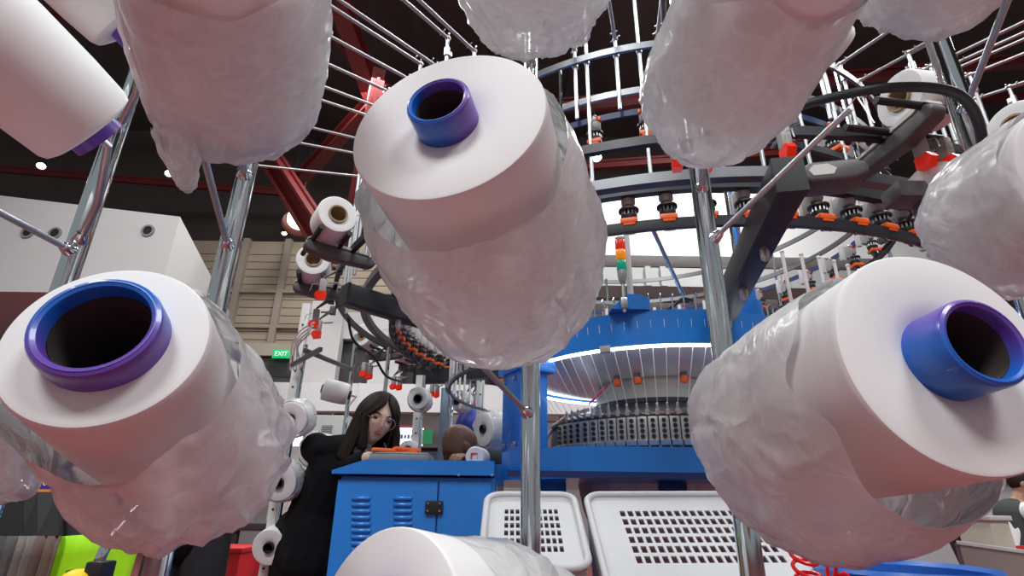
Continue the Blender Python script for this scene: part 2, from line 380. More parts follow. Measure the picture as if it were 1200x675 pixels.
# exit sign
p = aty(330, 415, Yt - .45)
t = thing('exit_sign', 'small lit green exit sign on the beige ledge under the slatted wall', 'sign', p)
GRN = mat('green_sign', (.0, .35, .12), .4, emit=(.01, .65, .2), estr=.5)
MB().box(p, (.42, .06, .20), bev=.01).obj('sign_body', GRN, t)
def text(s, name, loc, size, material, parent, rot=(PI / 2, 0, 0), ext=.002):
    cu = bpy.data.curves.new(name, 'FONT'); cu.body = s; cu.size = size; cu.extrude = ext; cu.align_x = 'CENTER'; cu.align_y = 'CENTER'
    tmp = bpy.data.objects.new(name + '_tmp', cu); C.objects.link(tmp)
    me = bpy.data.meshes.new_from_object(tmp.evaluated_get(bpy.context.evaluated_depsgraph_get()))
    bpy.data.objects.remove(tmp); me.materials.clear(); me.materials.append(material)
    o = bpy.data.objects.new(name, me); C.objects.link(o); o.parent = parent; o.rotation_euler = rot
    q, off = parent, Vector((0, 0, 0))
    while q is not None: off = off + q.location; q = q.parent
    o.location = Vector(loc) - off
    return o
bpy.context.view_layer.update()
text('EXIT', 'sign_lettering', p + Vector((0, -.035, 0)), .15, mat('sign_white', (.9, .95, .9), .5, emit=(.8, 1, .85), estr=.5), t)

# ================================================================== yarn bobbins
def frame(ax):
    ax = ax.normalized(); e1 = Vector((0, 0, 1)) - ax * ax.z
    if e1.length < .05: e1 = Vector((0, 1, 0)) - ax * ax.y
    e1.normalize(); return ax, e1, ax.cross(e1)
def make_bag(p0, ax, prof, seed, sag, amp, material, parent, tail, nu=80, nv=128, name='plastic_bag', hang=0, hx=0):
    """loose film round an axis; prof = [(t, r)...] ; tail = (vector) pulls the closed end"""
    ax, e1, e2 = frame(ax); bm = bmesh.new(); rows = []
    T = [q[0] for q in prof]
    def rad(t):
        for (a, ra), (c, rc) in zip(prof, prof[1:]):
            if t <= c: 
                k = (t - a) / (c - a); k = k * k * (3 - 2 * k); return ra + (rc - ra) * k
        return prof[-1][1]
    t0, t1 = T[0], T[-1]; off = Vector((seed * 3.1, seed * 1.7, -seed * 2.3))
    for i in range(nu + 1):
        u = i / nu; t = t0 + (t1 - t0) * u; r = rad(t); row = []
        loose = .25 + .75 * u
        for j in range(nv):
            a = 2 * PI * j / nv; n_ = e1 * math.cos(a) + e2 * math.sin(a)
            q = n_ * 1.0 + ax * (t * 6)
            big = noise.noise(q * 1.5 + off)
            q2 = n_ * 2.6 + ax * (t * 9) + off
            wv = Vector((noise.noise(q * 2.2 + off), noise.noise(q * 2.2 - off), noise.noise(q * 2.7))) * 1.1
            rid = 1 - abs(noise.noise(q2 + wv)) * 2.4
            rid2 = 1 - abs(noise.noise(q2 * 2.1 + wv * 1.6)) * 2.4
            rid3 = 1 - abs(noise.noise(q2 * 4.3 + wv * 2)) * 2.4
            pl = math.sin(a * 11 + 7 * noise.noise(q * 1.1 - off)) * max(0, u - .5) * .35
            d = r * amp * loose * (big * .8 + rid * .42 + rid2 * .20 + rid3 * .07 + pl) + .35 * amp * r
            d += hang * math.exp(-((u - .38) / .42) ** 2) * max(0, -(n_.z) * .8 + n_.x * hx) ** 2
            edge = t + (.02 * noise.noise(n_ * 1.3 + off) if i == 0 else 0) + .02 * (1 - u) * noise.noise(n_ * 1.7 + off)
            p = p0 + ax * edge + n_ * max(r + d, .004)
            p = p + Vector(sag) * (u ** 1.2) * (.35 + .65 * (.5 - .5 * n_.z)) + Vector(tail) * max(0, u - .55) ** 2 * 4
            row.append(bm.verts.new(p))
        rows.append(row)
    for i in range(nu):
        for j in range(nv): bm.faces.new((rows[i][j], rows[i][(j + 1) % nv], rows[i + 1][(j + 1) % nv], rows[i + 1][j]))
    o = MB(); o.bm.free(); o.bm = bm
    return o.obj(name, material, parent)
def bobbin(label, p0, p1, r0, r1, tr=.036, out=.035, back=.03, bag=None, seed=1, sag=(0, 0, -.02), tail=(0, 0, -.02), amp=.12, split=(0, 0, 1), group=None, name='yarn_bobbin', core=None, film=None, res=72, hollow=True, hang=0, hx=0, on=None):
    """p0: rim of the tube nearest the free end; p1: far end of the wound package"""
    p0, p1 = Vector(p0), Vector(p1); ax = (p1 - p0).normalized(); L = (p1 - p0).length
    t = thing(name, label, 'yarn bobbin', (p0 + p1) / 2, 0, group)
    nm = 'wound_yarn_%d' % len(MC)
    ym = yarn_mat(nm, ax) if res > 40 else YARN
    a = out; k = min(r0, r1) - tr
    MB().lathe([(a + .006, tr - .001), (a + .003, tr + .004), (a, r0 * .55), (a + .0004, r0 - .004), (a + .0012, r0 - .0015), (a + .003, r0 - .0003), (a + .008, r0),
                (a + (L - a) * .35, r0 + (r1 - r0) * .3 + .002), (a + (L - a) * .7, r0 + (r1 - r0) * .68 + .002), (L - .012, r1), (L - .004, r1 - .004), (L, r1 - .014), (L, tr - .001)], p0, ax, res).obj('yarn_package', ym, t)
    if core is None:
        sp = Vector(split).normalized(); tm = tube_mat('printed_paper_tube_%d' % len(MC), sp)
        # centre the printed split on the tube's own end
        MAPO = (p0 - t.location).dot(sp)
        for n_ in tm.node_tree.nodes:
            if n_.type == 'MAP_RANGE': n_.inputs[1].default_value = MAPO - .014; n_.inputs[2].default_value = MAPO + .014
    else: tm = core
    ti = tr * .80
    if hollow:
        MB().lathe([(.0, tr - .004), (.0015, tr - .001), (.004, tr), (L + back, tr), (L + back, ti), (.004, ti), (.0015, ti + .001), (0, ti + .004)], p0, ax, 48, closed_prof=True).obj('paper_tube', tm, t)
        MB().lathe([(min(.012, L * .2), ti - .0006), (L * .85, ti - .0006), (L * .85, 0), (L * .85 + .004, 0), (L * .85 + .004, ti), (min(.012, L * .2), ti)], p0, ax, 32).obj('tube_inside_shade', mat('tube_inside_shade', (.055, .042, .035), .9, var=.2), t)  # dark inner sleeve and disc: shade deep in the tube, put into the colour
    else:
        MB().lathe([(0, ti), (0, tr), (L + back, tr), (L + back, ti)], p0, ax, 24, closed_prof=True).obj('paper_tube', tm, t)
    if bag: make_bag(p0, ax, bag, seed, sag, amp, film or FILM, t, tail, hang=hang, hx=hx)
    if on: PEGS.setdefault(on, []).append((p0 + ax * (L * .88), p0 + ax * (L + back + .012), ax))
    return t
# --- the big bobbins, nearest first
bobbin('white yarn bobbin at lower left with wide blue and violet tube mouth facing up', W(111, 379, .336), W(220, 530, .505), .060, .055, tr=.0365, out=.020, bag=[(.055, .066), (.09, .068), (.14, .074), (.185, .076), (.222, .06), (.245, .015)], seed=2, sag=(.012, .0, -.004), tail=(.015, 0, -.005), amp=.20, split=(.3, -.25, -.9), hang=.014, hx=.5, on='P2')
bobbin('large white yarn bobbin at top centre, its blue and violet tube pointing at the viewer', W(512, 116, .585), W(594, 305, .84), .114, .110, tr=.036, out=.030, bag=[(.085, .121), (.15, .131), (.24, .136), (.32, .130), (.40, .105), (.47, .06), (.505, .015)], seed=5, sag=(.0, .0, -.02), tail=(.0, .0, -.03), amp=.17, split=(.8, 0, .5), hang=.02, hx=-.5, on='PC')
bobbin('big white yarn bobbin at right, blue and violet tube pointing to the right edge', W(1156, 399, .42), W(913, 500, .68), .0965, .093, tr=.0365, out=.035, bag=[(.095, .101), (.15, .104), (.22, .105), (.30, .102), (.35, .08), (.38, .02)], seed=9, sag=(.0, .0, -.008), tail=(.0, 0, -.0), amp=.12, split=(.3, -.2, .9), hang=.066, hx=.14, on='P3')
bobbin('bare white yarn bobbin at the upper left edge, violet tube end against the leftmost post', W(-130, -60, .62), W(106, 153, .78), .075, .071, back=.016, core=PURPLE, seed=3, on='P1')
bobbin('partly hidden white bobbin above the leftmost post, at the top left frame edge', W(0, -130, .80), W(153, 28, .90), .070, .066, back=.02, core=PURPLE, seed=4, on='P1')
bobbin('plastic bagged white bobbin at top left with a twisted bag tail hanging down', W(258, -150, .47), W(276, 104, .74), .092, .093, bag=[(.06, .094), (.14, .100), (.22, .104), (.28, .104), (.32, .092), (.345, .055), (.36, .01)], seed=14, sag=(-.0, 0, -.012), tail=(-.01, 0, -.01), amp=.12, split=(0, 0, 1), on='P2')
bobbin('big plastic wrapped bobbin hanging from the top edge right of centre', W(975, -150, .52), W(845, 100, .78), .088, .092, bag=[(.08, .093), (.17, .099), (.25, .103), (.31, .095), (.36, .06), (.39, .012)], seed=21, sag=(-.01, 0, -.012), tail=(-.01, 0, -.02), amp=.11, on='P3')
bobbin('plastic wrapped bobbin cut by the top edge above the rightmost post', W(1110, -190, .62), W(1092, -28, .86), .092, .090, bag=[(.06, .095), (.2, .100), (.25, .102), (.28, .09), (.30, .05), (.31, .01)], seed=25, amp=.13, sag=(0, 0, -.01), tail=(0, 0, -.005), on='P4')
bobbin('small plastic wrapped bobbin showing behind the big top right bag', W(860, -40, 1.15), W(966, 70, 1.2), .078, .076, back=.004, bag=[(.08, .08), (.16, .084), (.22, .082), (.26, .06), (.275, .01)], seed=31, amp=.12, sag=(0, 0, -.01), tail=(0, 0, 0))
bobbin('plastic wrapped bobbin cut off by the right edge above the blue tube mouth', W(1330, 170, .56), W(1180, 252, .74), .086, .086, bag=[(.05, .088), (.12, .093), (.18, .096), (.22, .09), (.25, .06), (.265, .01)], seed=37, amp=.10, sag=(0, 0, -.015), tail=(0, 0, -.02), on='P4')
bobbin('plastic bagged bobbin cut by the top edge above the central bobbin', W(600, -190, .62), W(630, -26, .90), .098, .096, bag=[(.10, .104), (.2, .110), (.26, .112), (.31, .10), (.335, .05), (.345, .01)], seed=41, amp=.22, sag=(0, 0, -.015), tail=(0, 0, 0), on='PC')
bobbin('white bobbin cut by the bottom edge below the middle post', W(428, 742, .50), W(640, 748, .74), .094, .090, out=.02, bag=[(.10, .092), (.16, .097), (.22, .098), (.26, .07), (.285, .01)], seed=47, amp=.12, sag=(0, 0, -.015), tail=(.0, 0, -.01), split=(1, 0, 0), on='PC')
bobbin('white bobbin sliver at the left edge below the blue ringed bobbin, violet tube end inward', W(-190, 380, .52), W(-14, 500, .72), .070, .062, back=.03, bag=[(.15, .066), (.20, .072), (.24, .074), (.27, .05), (.29, .01)], seed=51, amp=.18, sag=(.03, 0, -.03), tail=(.04, 0, -.03), on='P1')
tb = [o for o in C.objects if o.get('label', '').startswith('plastic bagged white bobbin at top left')][0]
a_, c_ = W(206, 158, .67), W(221, 226, .655)
make_bag(a_, c_ - a_, [(0, .021), (.025, .018), (.05, .012), (.068, .008), (.078, .003)], 77, (0, 0, 0), .5, FILM, tb, (0, 0, 0), nu=30, nv=48, name='bag_tail')
# --- the creel posts that carry them
def post(key, label, top, bot, d, pegs=(), r=.0145, z1=3.1, name='creel_post'):
    """a vertical chromed creel post through a pixel; pegs = [(pixel of root, pixel of tip, tip depth)]"""
    q = W(*top, d); base = Vector((q.x, q.y, 0))
    t = thing(name, label, 'post', base)
    MB().cyl(base, base + Vector((0, 0, z1)), r, 28).obj('post_tube', STEEL, t)
    MB().lathe([(0, 0), (0, .06), (.006, .06), (.008, r + .004), (.03, r + .003), (.03, 0)], base, (0, 0, 1), 24).obj('foot_plate', STEEL, t)
    for (a, c, dt) in pegs:
        ra = ray(*a); k = (q.y) / ra.y; root = CAM + ra * k; root = Vector((q.x, q.y, root.z)); tip = W(*c, dt)
        g = MB().tube([root, root.lerp(tip, .5), tip], .0048, 12).obj('peg', ALU, t)
        MB().lathe([(-.003, .003), (.0, .011), (.010, .0115), (.022, .0075), (.026, .0045)], root + (tip - root).normalized() * (r * .55), tip - root, 14).obj('weld_collar', STEEL, g)
    for (a, c, ax) in PEGS.get(key, []):
        h = Vector((q.x - c.x, q.y - c.y, 0)); root = Vector((q.x, q.y, c.z + max(-.12, min(.10, ax.z * h.length / max(.3, math.hypot(ax.x, ax.y))))))
        g = MB().tube([a, c, c.lerp(root, .5) + ax * .01, root], .006, 12).obj('peg', ALU, t)
        MB().lathe([(-.003, .003), (.0, .012), (.010, .0125), (.02, .008), (.024, .006)], root + (c - root).normalized() * (r * .5), c - root, 14).obj('weld_collar', STEEL, g)
    return t, q

post('P1', 'leftmost thick chrome creel post, leaning in beside the left edge bobbins', (80, 320), 0, .90, [((83, 296), (-40, 228), .70)], r=.0165)
post('P2', 'second chrome creel post from the left, rising behind the bobbin with the blue ringed tube', (268, 293), 0, .92, [((268, 293), (228, 142), .66)], r=.0165)
post('PC', 'upright chrome creel post in the middle, below the central bobbin', (622, 490), 0, .95, [((622, 488), (522, 384), .74)], r=.0165)
post('P3', 'chrome creel post right of the blue crown ring, behind the big right bobbin', (830, 285), 0, 1.0, [((829, 286), (997, 127), .78)], r=.0180)
post('P4', 'rightmost chrome creel post, rising past the black hose', (1128, 130), 0, .96, [((1131, 133), (1186, -14), .70)], r=.0185)
# ================================================================== circular knitting machine
M = thing('circular_knitting_machine', 'blue circular knitting machine with a lit white bowl and silver cam ring', 'knitting machine', (MX, MY, 0))
AX = Vector((MX, MY, 0))
def ml(prof, n=96, a0=0, a1=2 * PI, closed=False): return MB().lathe(prof, AX, (0, 0, 1), n, a0, a1, closed)
# bed plate: round table with a flat front
zb0, zb1 = 1.145, 1.262
poly = []
for i in range(72):
    a = 2 * PI * i / 72; p = pol(.98, a, 0)
    poly.append(Vector((max(p.x, -.035) if p.y < 3.3 else p.x, max(p.y, 2.17), 0)))
b = MB(); b.prism(poly, (0, 0, zb0), (0, 0, zb1)); b.obj('bed_plate', BLUE, M, smooth=False)
b = MB(); b.box((MX, 2.165, zb0 + .012), (1.62, .012, .024)); b.obj('bed_trim', DBLUE, M, smooth=False)
# lower frame, legs, fabric take-down
for a in (200, 320, 90):
    q = pol(.68, math.radians(a), 0)
    b = MB(); b.box((q.x, q.y, .575), (.17, .17, 1.15), Matrix.Rotation(math.radians(a), 3, 'Z'), bev=.012); b.box((q.x, q.y, .03), (.24, .24, .06), Matrix.Rotation(math.radians(a), 3, 'Z'), bev=.008); b.obj('base_leg', BLUE, M)
FAB = mat('white_knit_fabric', (.66, .655, .64), .85, var=.05, scale=60, bump=.25, stretch=(1, 1, .2))
b = MB(); bmx = []
n = 60
for k in range(9):
    z = 1.15 - k * .11; R_ = .43 - .02 * k
    bmx.append([b.bm.verts.new(pol(R_ + .012 * math.sin(j * 1.9 + k) + .012 * math.sin(j * .7 - k * 2), 2 * PI * j / n, z)) for j in range(n)])
for A, B in zip(bmx, bmx[1:]):
    for j in range(n): b.bm.faces.new((A[j], A[(j + 1) % n], B[(j + 1) % n], B[j]))
b.obj('knitted_fabric_tube', FAB, M)
b = MB(); b.box((MX - .12, 2.42, .62), (.11, .05, 1.05), bev=.006); b.obj('fabric_guide_bar', DBLUE, M)
# base ring, cam boxes, yarn carriers
ml([(1.258, .5), (1.258, .640), (1.275, .640), (1.288, .625), (1.300, .612), (1.300, .5)]).obj('cylinder_base_ring', SILV, M)
ml([(1.290, .50), (1.290, .585), (1.418, .575), (1.418, .50)]).obj('cylinder_body', mat('dark_steel', (.07, .07, .075), .4, .7, var=.1), M)
NB = 84
def cam_box():
    b = MB(); w = 2 * PI * .6 / NB * .93
    b.box((.602, 0, 1.357), (.03, w, .114), bev=.003)
    b.box((.622, 0, 1.306), (.045, w, .022), Matrix.Rotation(.25, 3, 'Y'), bev=.002)
    return b
def cam_bolt():
    b = MB()
    for k in range(4):
        z = 1.329 + k * .0225
        b.lathe([(0, 0), (0, .0098), (.006, .0092), (.006, .005), (.0035, .005), (.0035, 0)], (.617, 0, z), (1, 0, 0), 14)
    return b
def carrier():
    b = MB(); b.box((.545, 0, 1.440), (.075, .020, .010), bev=.002); b.box((.585, 0, 1.438), (.020, .020, .024), Matrix.Rotation(.15, 3, 'Y'), bev=.004)
    b.cyl((.588, 0, 1.448), (.591, 0, 1.466), .0065, 10); b.ball((.592, 0, 1.472), .0065, 8); b.tube([(.57, 0, 1.45), (.53, 0, 1.40)], .004, 6)
    return b
protos = None
CB = mat('cam_box_metal', (.50, .49, .47), .34, .8, var=.08, scale=30)
def place_ring(fn, name, material, angs, sub=None):
    me = None
    for a in angs:
        if me is None:
            o = fn().obj(name, material, M, local=True); me = o.data
        else:
            o = bpy.data.objects.new(name, me); C.objects.link(o); o.parent = M
        o.rotation_euler = (0, 0, a)
        if sub:
            if sub[3] is None: s_ = sub[0]().obj(sub[1], sub[2], o, local=True); sub[3] = s_.data
            else: s_ = bpy.data.objects.new(sub[1], sub[3]); C.objects.link(s_); s_.parent = o
A_ = [2 * PI * i / NB + PI for i in range(6, 46)]
place_ring(cam_box, 'cam_box', CB, A_, [cam_bolt, 'cam_bolts', BLACK, None])
place_ring(carrier, 'yarn_carrier', SILV, [a + PI / NB for a in A_])
ml([(1.418, .52), (1.418, .592), (1.430, .592), (1.430, .52)]).obj('carrier_ring', BLACK, M)
ml([(1.36, .40), (1.43, .50), (1.45, .50), (1.47, .44), (1.53, .335), (1.53, .28)]).obj('dial_cover', SILV, M)
# dial housing and its black gasket
ml([(1.525, .30), (1.525, .345), (1.545, .345), (1.545, .30)]).obj('dial_gasket', BLACK, M)
ml([(1.545, .2), (1.545, .335), (1.60, .325), (1.625, .312), (1.66, .31), (1.72, .30)]).obj('dial_housing', CREAM, M)
# white bowl under the crown
BOWL = mat('white_bowl', (.74, .755, .74), .28, .35, var=.04, scale=3)
ml([(1.655, .29), (1.652, .36), (1.655, .44), (1.672, .55), (1.692, .66), (1.705, .745)]).obj('reflector_bowl', BOWL, M)
# crown ring
CR0, CR1 = 1.692, 1.845
ml([(CR0, .748), (CR0, .775), (CR1, .775), (CR1, .735), (CR1 - .02, .70), (CR1 - .02, .2), (CR1 - .045, .2), (CR1 - .045, .735), (CR0 + .02, .742)]).obj('crown_ring', BLUE, M)
LED = mat('led_strip', (1, 1, 1), .4, emit=(.95, .99, 1), estr=10)
for a0, a1 in ((150, 238), (242, 330), (-25, 60), (65, 145)):
    MB().torus(AX + Vector((0, 0, 1.687)), .764, .007, 48, math.radians(a0), math.radians(a1)).obj('led_tube', LED, M)
for a in (240, 62, 148, 332):
    q = pol(.764, math.radians(a), 1.69); MB().box(q, (.05, .03, .03), Matrix.Rotation(math.radians(a + 90), 3, 'Z'), bev=.004).obj('led_clip', GREYP, M)
for px, py in ((697, 447), (703, 452), (804, 441)):
    pass
for a in (228, 243, 275, 300):
    q = pol(.40, math.radians(a), 1.655)
    o = MB().lathe([(-.052, 0), (-.052, .017), (-.045, .02), (-.02, .02), (-.02, 0)], q, (0, 0, 1), 16).obj('stop_lamp', ORANGE, M)
    MB().lathe([(-.02, 0), (-.02, .019), (.01, .015), (.01, 0)], q, (0, 0, 1), 16).obj('lamp_socket', DGREY, o)
# posts that carry the crown
for a, nm in ((208, 0), (332, 0), (90, 0)):
    q = pol(.83, math.radians(a), 0); R = Matrix.Rotation(math.radians(a), 3, 'Z')
    b = MB(); b.box((q.x, q.y, (zb1 + 1.72) / 2), (.15, .18, 1.72 - zb1 + .01), R, bev=.012)
    o = b.obj('crown_leg', BLUE, M)
    b = MB(); b.box((q.x - .01 * math.cos(math.radians(a)), q.y, 1.73), (.20, .225, .20), R, bev=.012); b.obj('leg_head', BLUE, o)
    b = MB()
    for s in (-1, 1):
        for z in (1.60, 1.30):
            c = q + R @ Vector((.078, s * .05, z)); b.cyl(c, c + R @ Vector((.012, 0, 0)), .012, 6)
    b.obj('leg_bolt', SILV, o)
# front right stub post with a grey cap
q = W(872, 352, 2.55)
b = MB(); b.lathe([(-.14, .07), (-.12, .075), (-.02, .075), (-.01, .055), (.10, .055), (.105, .04), (.105, 0)], q, (0, 0, 1), 28); o = b.obj('post_socket', BLUE, M)
b = MB(); e = W(860, 205, 2.62); b.tube([q + Vector((0, 0, .1)), Vector((q.x, q.y, q.z + .75))], .018, 12); b.obj('support_rod', STEEL, o)
# blue junction bracket, mast and signal tower on the crown
q = pol(.74, math.radians(262), CR1)
qm = W(741, 356, 2.42)
b = MB(); b.prism([qm + Vector((-.10, -.03, -.035)), qm + Vector((.07, -.03, -.035)), qm + Vector((.07, -.03, .01)), qm + Vector((.03, -.03, .035)), qm + Vector((-.03, -.03, .035))], (0, 0, 0), (0, .16, 0)); b.obj('crown_bracket', BLUE, M, smooth=False)
b = MB(); b.tube([qm + Vector((0, .02, .0)), qm + Vector((0, .02, .62))], .0135, 14); b.obj('mast', WPLAS, M)
qs = W(729, 320, 2.42)
b = MB(); b.tube([Vector((qs.x, qs.y, CR1 - .02)), qs], .008, 8); b.box((qs.x, qs.y, CR1 + .02), (.03, .03, .05), bev=.006); b.obj('signal_post', SILV, M)
for k, (nm, c) in enumerate((('green', (.0, .35, .2)), ('amber', (1, .30, .01)), ('red', (.75, .03, .01)))):
    z = qs.z + .01 + k * .052
    b = MB(); b.lathe([(0, 0), (0, .021), (.003, .0225), (.045, .0225), (.048, .021), (.048, 0)], (qs.x, qs.y, z), (0, 0, 1), 20)
    o = b.obj('signal_lens', mat('signal_' + nm, c, .25, emit=c, estr=.25), M); o['label'] = nm + ' signal lens'
b = MB(); b.lathe([(0, .022), (.006, .022), (.012, .008), (.012, 0)], (qs.x, qs.y, qs.z + .166), (0, 0, 1), 16); b.lathe([(-.05, .012), (-.02, .02), (.0, .021), (.01, .021)], (qs.x, qs.y, qs.z), (0, 0, 1), 16); b.obj('signal_cap', SILV, M)
# eyelet pins standing on the crown, and threads down to the needles
pins = [math.radians(188 + 4.2 * i) for i in range(42)]
me = None
for i, a in enumerate(pins):
    if me is None:
        b = MB(); b.tube([(.70, 0, CR1 - .03), (.70, 0, CR1 + .09)], .0035, 6); b.tube([(.70, .0, CR1 + .085), (.715, 0, CR1 + .1), (.73, 0, CR1 + .085), (.715, 0, CR1 + .075)], .002, 5)
        o = b.obj('eyelet_pin', SILV, M, local=True); me = o.data
    else: o = bpy.data.objects.new('eyelet_pin', me); C.objects.link(o); o.parent = M
    o.rotation_euler = (0, 0, a)
me = None
for i, a in enumerate(pins[::1]):
    if me is None:
        b = MB(); b.tube([(.778, 0, 1.80), (.765, 0, 1.69), (.60, 0, 1.475)], .0012, 4); o = b.obj('thread', THREAD, M, local=True); me = o.data
    else: o = bpy.data.objects.new('thread', me); C.objects.link(o); o.parent = M
    o.rotation_euler = (0, 0, a)
b = MB(); b.tube([W(690, 474, 2.6), W(712, 452, 2.55)], .005, 8); b.obj('air_hose', mat('pink_hose', (.75, .05, .09), .4), M)
b = MB(); b.tube([W(640, 515, 2.9), W(648, 500, 2.85), W(665, 487, 2.8), W(690, 480, 2.75)], .009, 8); b.obj('white_hose', WPLAS, M)

# ------------------------------------------------------------------ control cabinet
cy0 = 2.17; zt = aty(450, 539, cy0).z; zl = aty(450, 556, cy0).z
xl = aty(394, 556, cy0).x; xr = MX - .858; xs = aty(512, 600, cy0).x; xc = aty(430, 539, cy0).x
K = thing('control_cabinet', 'blue steel control cabinet with louvres and a sloped left shoulder', 'cabinet', ((xl + xr) / 2, cy0 + .3, 0))
b = MB(); b.box(((xl + xr) / 2 + .01, cy0 + .27, zl / 2 - .003), (xr - xl - .01, .50, zl - .006), bev=.006); b.obj('cabinet_body', BLUE, K)
b = MB(); b.prism([Vector((xl - .012, 0, zl)), Vector((xr, 0, zl)), Vector((xr, 0, zt)), Vector((xc, 0, zt)), Vector((xl - .012, 0, zl + .012))], (0, cy0 - .02, 0), (0, cy0 + .56, 0)); b.obj('cabinet_lid', BLUE, K, smooth=False)
for x0_, x1_ in ((xl + .008, xs - .003), (xs + .003, xr - .01)):
    b = MB(); b.box(((x0_ + x1_) / 2, cy0 + .013, zl - .42), (x1_ - x0_, .016, .80), bev=.003); d = b.obj('cabinet_door', BLUE, K)
    if x0_ < xs - .1:
        for px in (423, 472):
            for k in range(10):
                c = aty(px, 584 + k * 7.6, cy0 + .004)
                b = MB(); b.lathe([(-.036, 0), (-.034, .006), (-.028, .009), (.028, .009), (.034, .006), (.036, 0)], c, (1, 0, 0), 12); b.obj('louvre', BLUE, d)
c = aty(508.5, 594.5, cy0 - .002)
b = MB(); b.box(c, (.064, .014, .046), bev=.004); lt = b.obj('cabinet_latch', BLACK, K)
for sx in (-1, 1):
    for sz in (-1, 1): MB().lathe([(0, 0), (0, .004), (.003, .003), (.004, 0)], c + Vector((sx * .022, -.007, sz * .013)), (0, -1, 0), 10).obj('latch_screw', SILV, lt)
for px in (425, 537.5, 576.5):
    c = aty(px, 557 if px > 500 else 590, cy0 - .018)
    if px > 500: MB().lathe([(0, 0), (0, .005), (.004, .004), (.005, 0)], c, (0, -1, 0), 10).obj('lid_screw', SILV, K)
# grey control tray and orange folder lying on the lid
c = aty(470, 535, cy0 + .28)
T = thing('control_tray', 'grey flat tray with rounded corners lying on the blue cabinet', 'tray', (c.x, cy0 + .28, zt))
b = MB(); b.box((c.x + .01, cy0 + .26, zt + .020), (.25, .17, .036), bev=.012); b.obj('tray_body', mat('grey_green_plastic', (.20, .22, .22), .45, var=.1), T)
b = MB(); b.box((c.x + .01, cy0 + .26, zt + .041), (.235, .155, .005), bev=.002); b.obj('tray_lid', mat('pale_grey_plastic', (.42, .44, .44), .3), T)
c2 = aty(458, 529, cy0 + .22)
O = MB(); O.beam((c.x - .11, cy0 + .2, zt + .054), (c.x + .065, cy0 + .26, zt + .052), .06, .014, bev=.004); O.beam((c.x - .02, cy0 + .215, zt + .063), (c.x + .08, cy0 + .265, zt + .058), .05, .012, bev=.004)
o = O.obj('plastic_folder', mat('orange_folder', (.95, .14, .02), .4), None, loc=(c.x, cy0 + .23, zt + .046)); tag(o, 'orange plastic folder lying on the grey tray in front of the writing woman', 'folder')

# ------------------------------------------------------------------ support arms
def arm(label, a, c, w, h, holes):
    a, c = Vector(a), Vector(c); b = MB(); b.beam(a, c, w, h, bev=.004); t = b.obj('support_arm', BSTEEL, M); t['label'] = label
    d = (c - a).normalized()
    for k in holes:
        p = a.lerp(c, k) - Vector((0, 0, h / 2)); b = MB(); b.cyl(p + Vector((0, 0, .004)), p - Vector((0, 0, .03)), .014, 10); b.ball(p - Vector((0, 0, .03)), .013, 8); b.obj('arm_bolt', SILV, t)
    b = MB(); b.beam(a - d * .006, a + d * .006, w * 1.02, h * 1.02); b.obj('end_cap', BLACK, t)
    return t
ZR = 1.97
arm('black box arm reaching left under the yarn feeders, beside the central bobbin', atz(404, 345, 1.84), pol(.70, math.radians(196), 1.80), .07, .085, (.24, .62))
arm('lower black box arm at far left, ending beside the blue crown leg', atz(489, 443, 1.84), pol(.72, math.radians(165), 1.80), .07, .085, (.3,))
arm('wide black box arm rising to the right behind the right creel post', atz(925, 205, 1.835), pol(.62, math.radians(282), 1.80), .075, .10, (.25, .5, .75))
arm('black box arm at the far right, behind the big right bobbin', pol(1.80, math.radians(-22), 1.84), pol(.70, math.radians(-22), 1.80), .07, .085, (.3, .6))
# ================================================================== rings above the machine
def band(label, R, z, w, h, material, name='steel_ring', a0=0, a1=2 * PI):
    o = MB().ring(Vector((MX, MY, z)), R, w, h, a0, a1, 128).obj(name, material, None, loc=(MX, MY, z)); return tag(o, label, 'ring')
band('black rail of the lower feeder ring, just under the pin wheels', 1.455, 1.905, .02, .035, BSTEEL)
band('black upper rail of the lower feeder ring, over the pin wheels', 1.455, 2.045, .03, .045, BSTEEL)
band('black rail of the upper feeder ring, seen against the dark roof', 1.27, 2.36, .02, .03, BSTEEL)
band('blue black belt running between the two upper feeder heads', 1.25, 2.53, .008, .028, mat('blue_belt', (.02, .04, .12), .5, var=.1))
band('bright steel hoop clamping the aluminium guide tubes under the roof', 1.30, 2.82, .012, .032, DSTEEL)
band('bright steel hoop over the upper feeder heads', 1.27, 2.62, .012, .03, DSTEEL)
band('steel inner rail of the spandex roller ring', 1.60, 1.985, .035, .035, DSTEEL)
band('dark outer rail of the spandex roller ring', 1.74, 2.03, .02, .03, BSTEEL)
for a in (-118, -62, -15, 30, 90, 150, 196):     # radial ties that hold the hoops together
    aa = math.radians(a)
    t = thing('ring_tie', {-118: 'black tie post joining the rings behind the central bobbin', -62: 'black tie post joining the rings at right of the wide black arm', -15: 'black tie post joining the rings at far right', 30: 'black tie post joining the rings at the far right rear', 90: 'black tie post joining the rings at the rear', 150: 'black tie post joining the rings at the far left rear', 196: 'black tie post joining the rings over the left black arm'}[a], 'tie post', pol(1.45, aa, 1.88))
    b = MB(); b.beam(pol(1.28, aa, 2.0), pol(1.76, aa, 2.0), .02, .02); b.obj('tie_bar', BSTEEL, t)
    b = MB(); b.tube([pol(1.285, aa, 2.0), pol(1.285, aa, 2.84)], .009, 8); b.obj('tie_rod', STEEL, t)
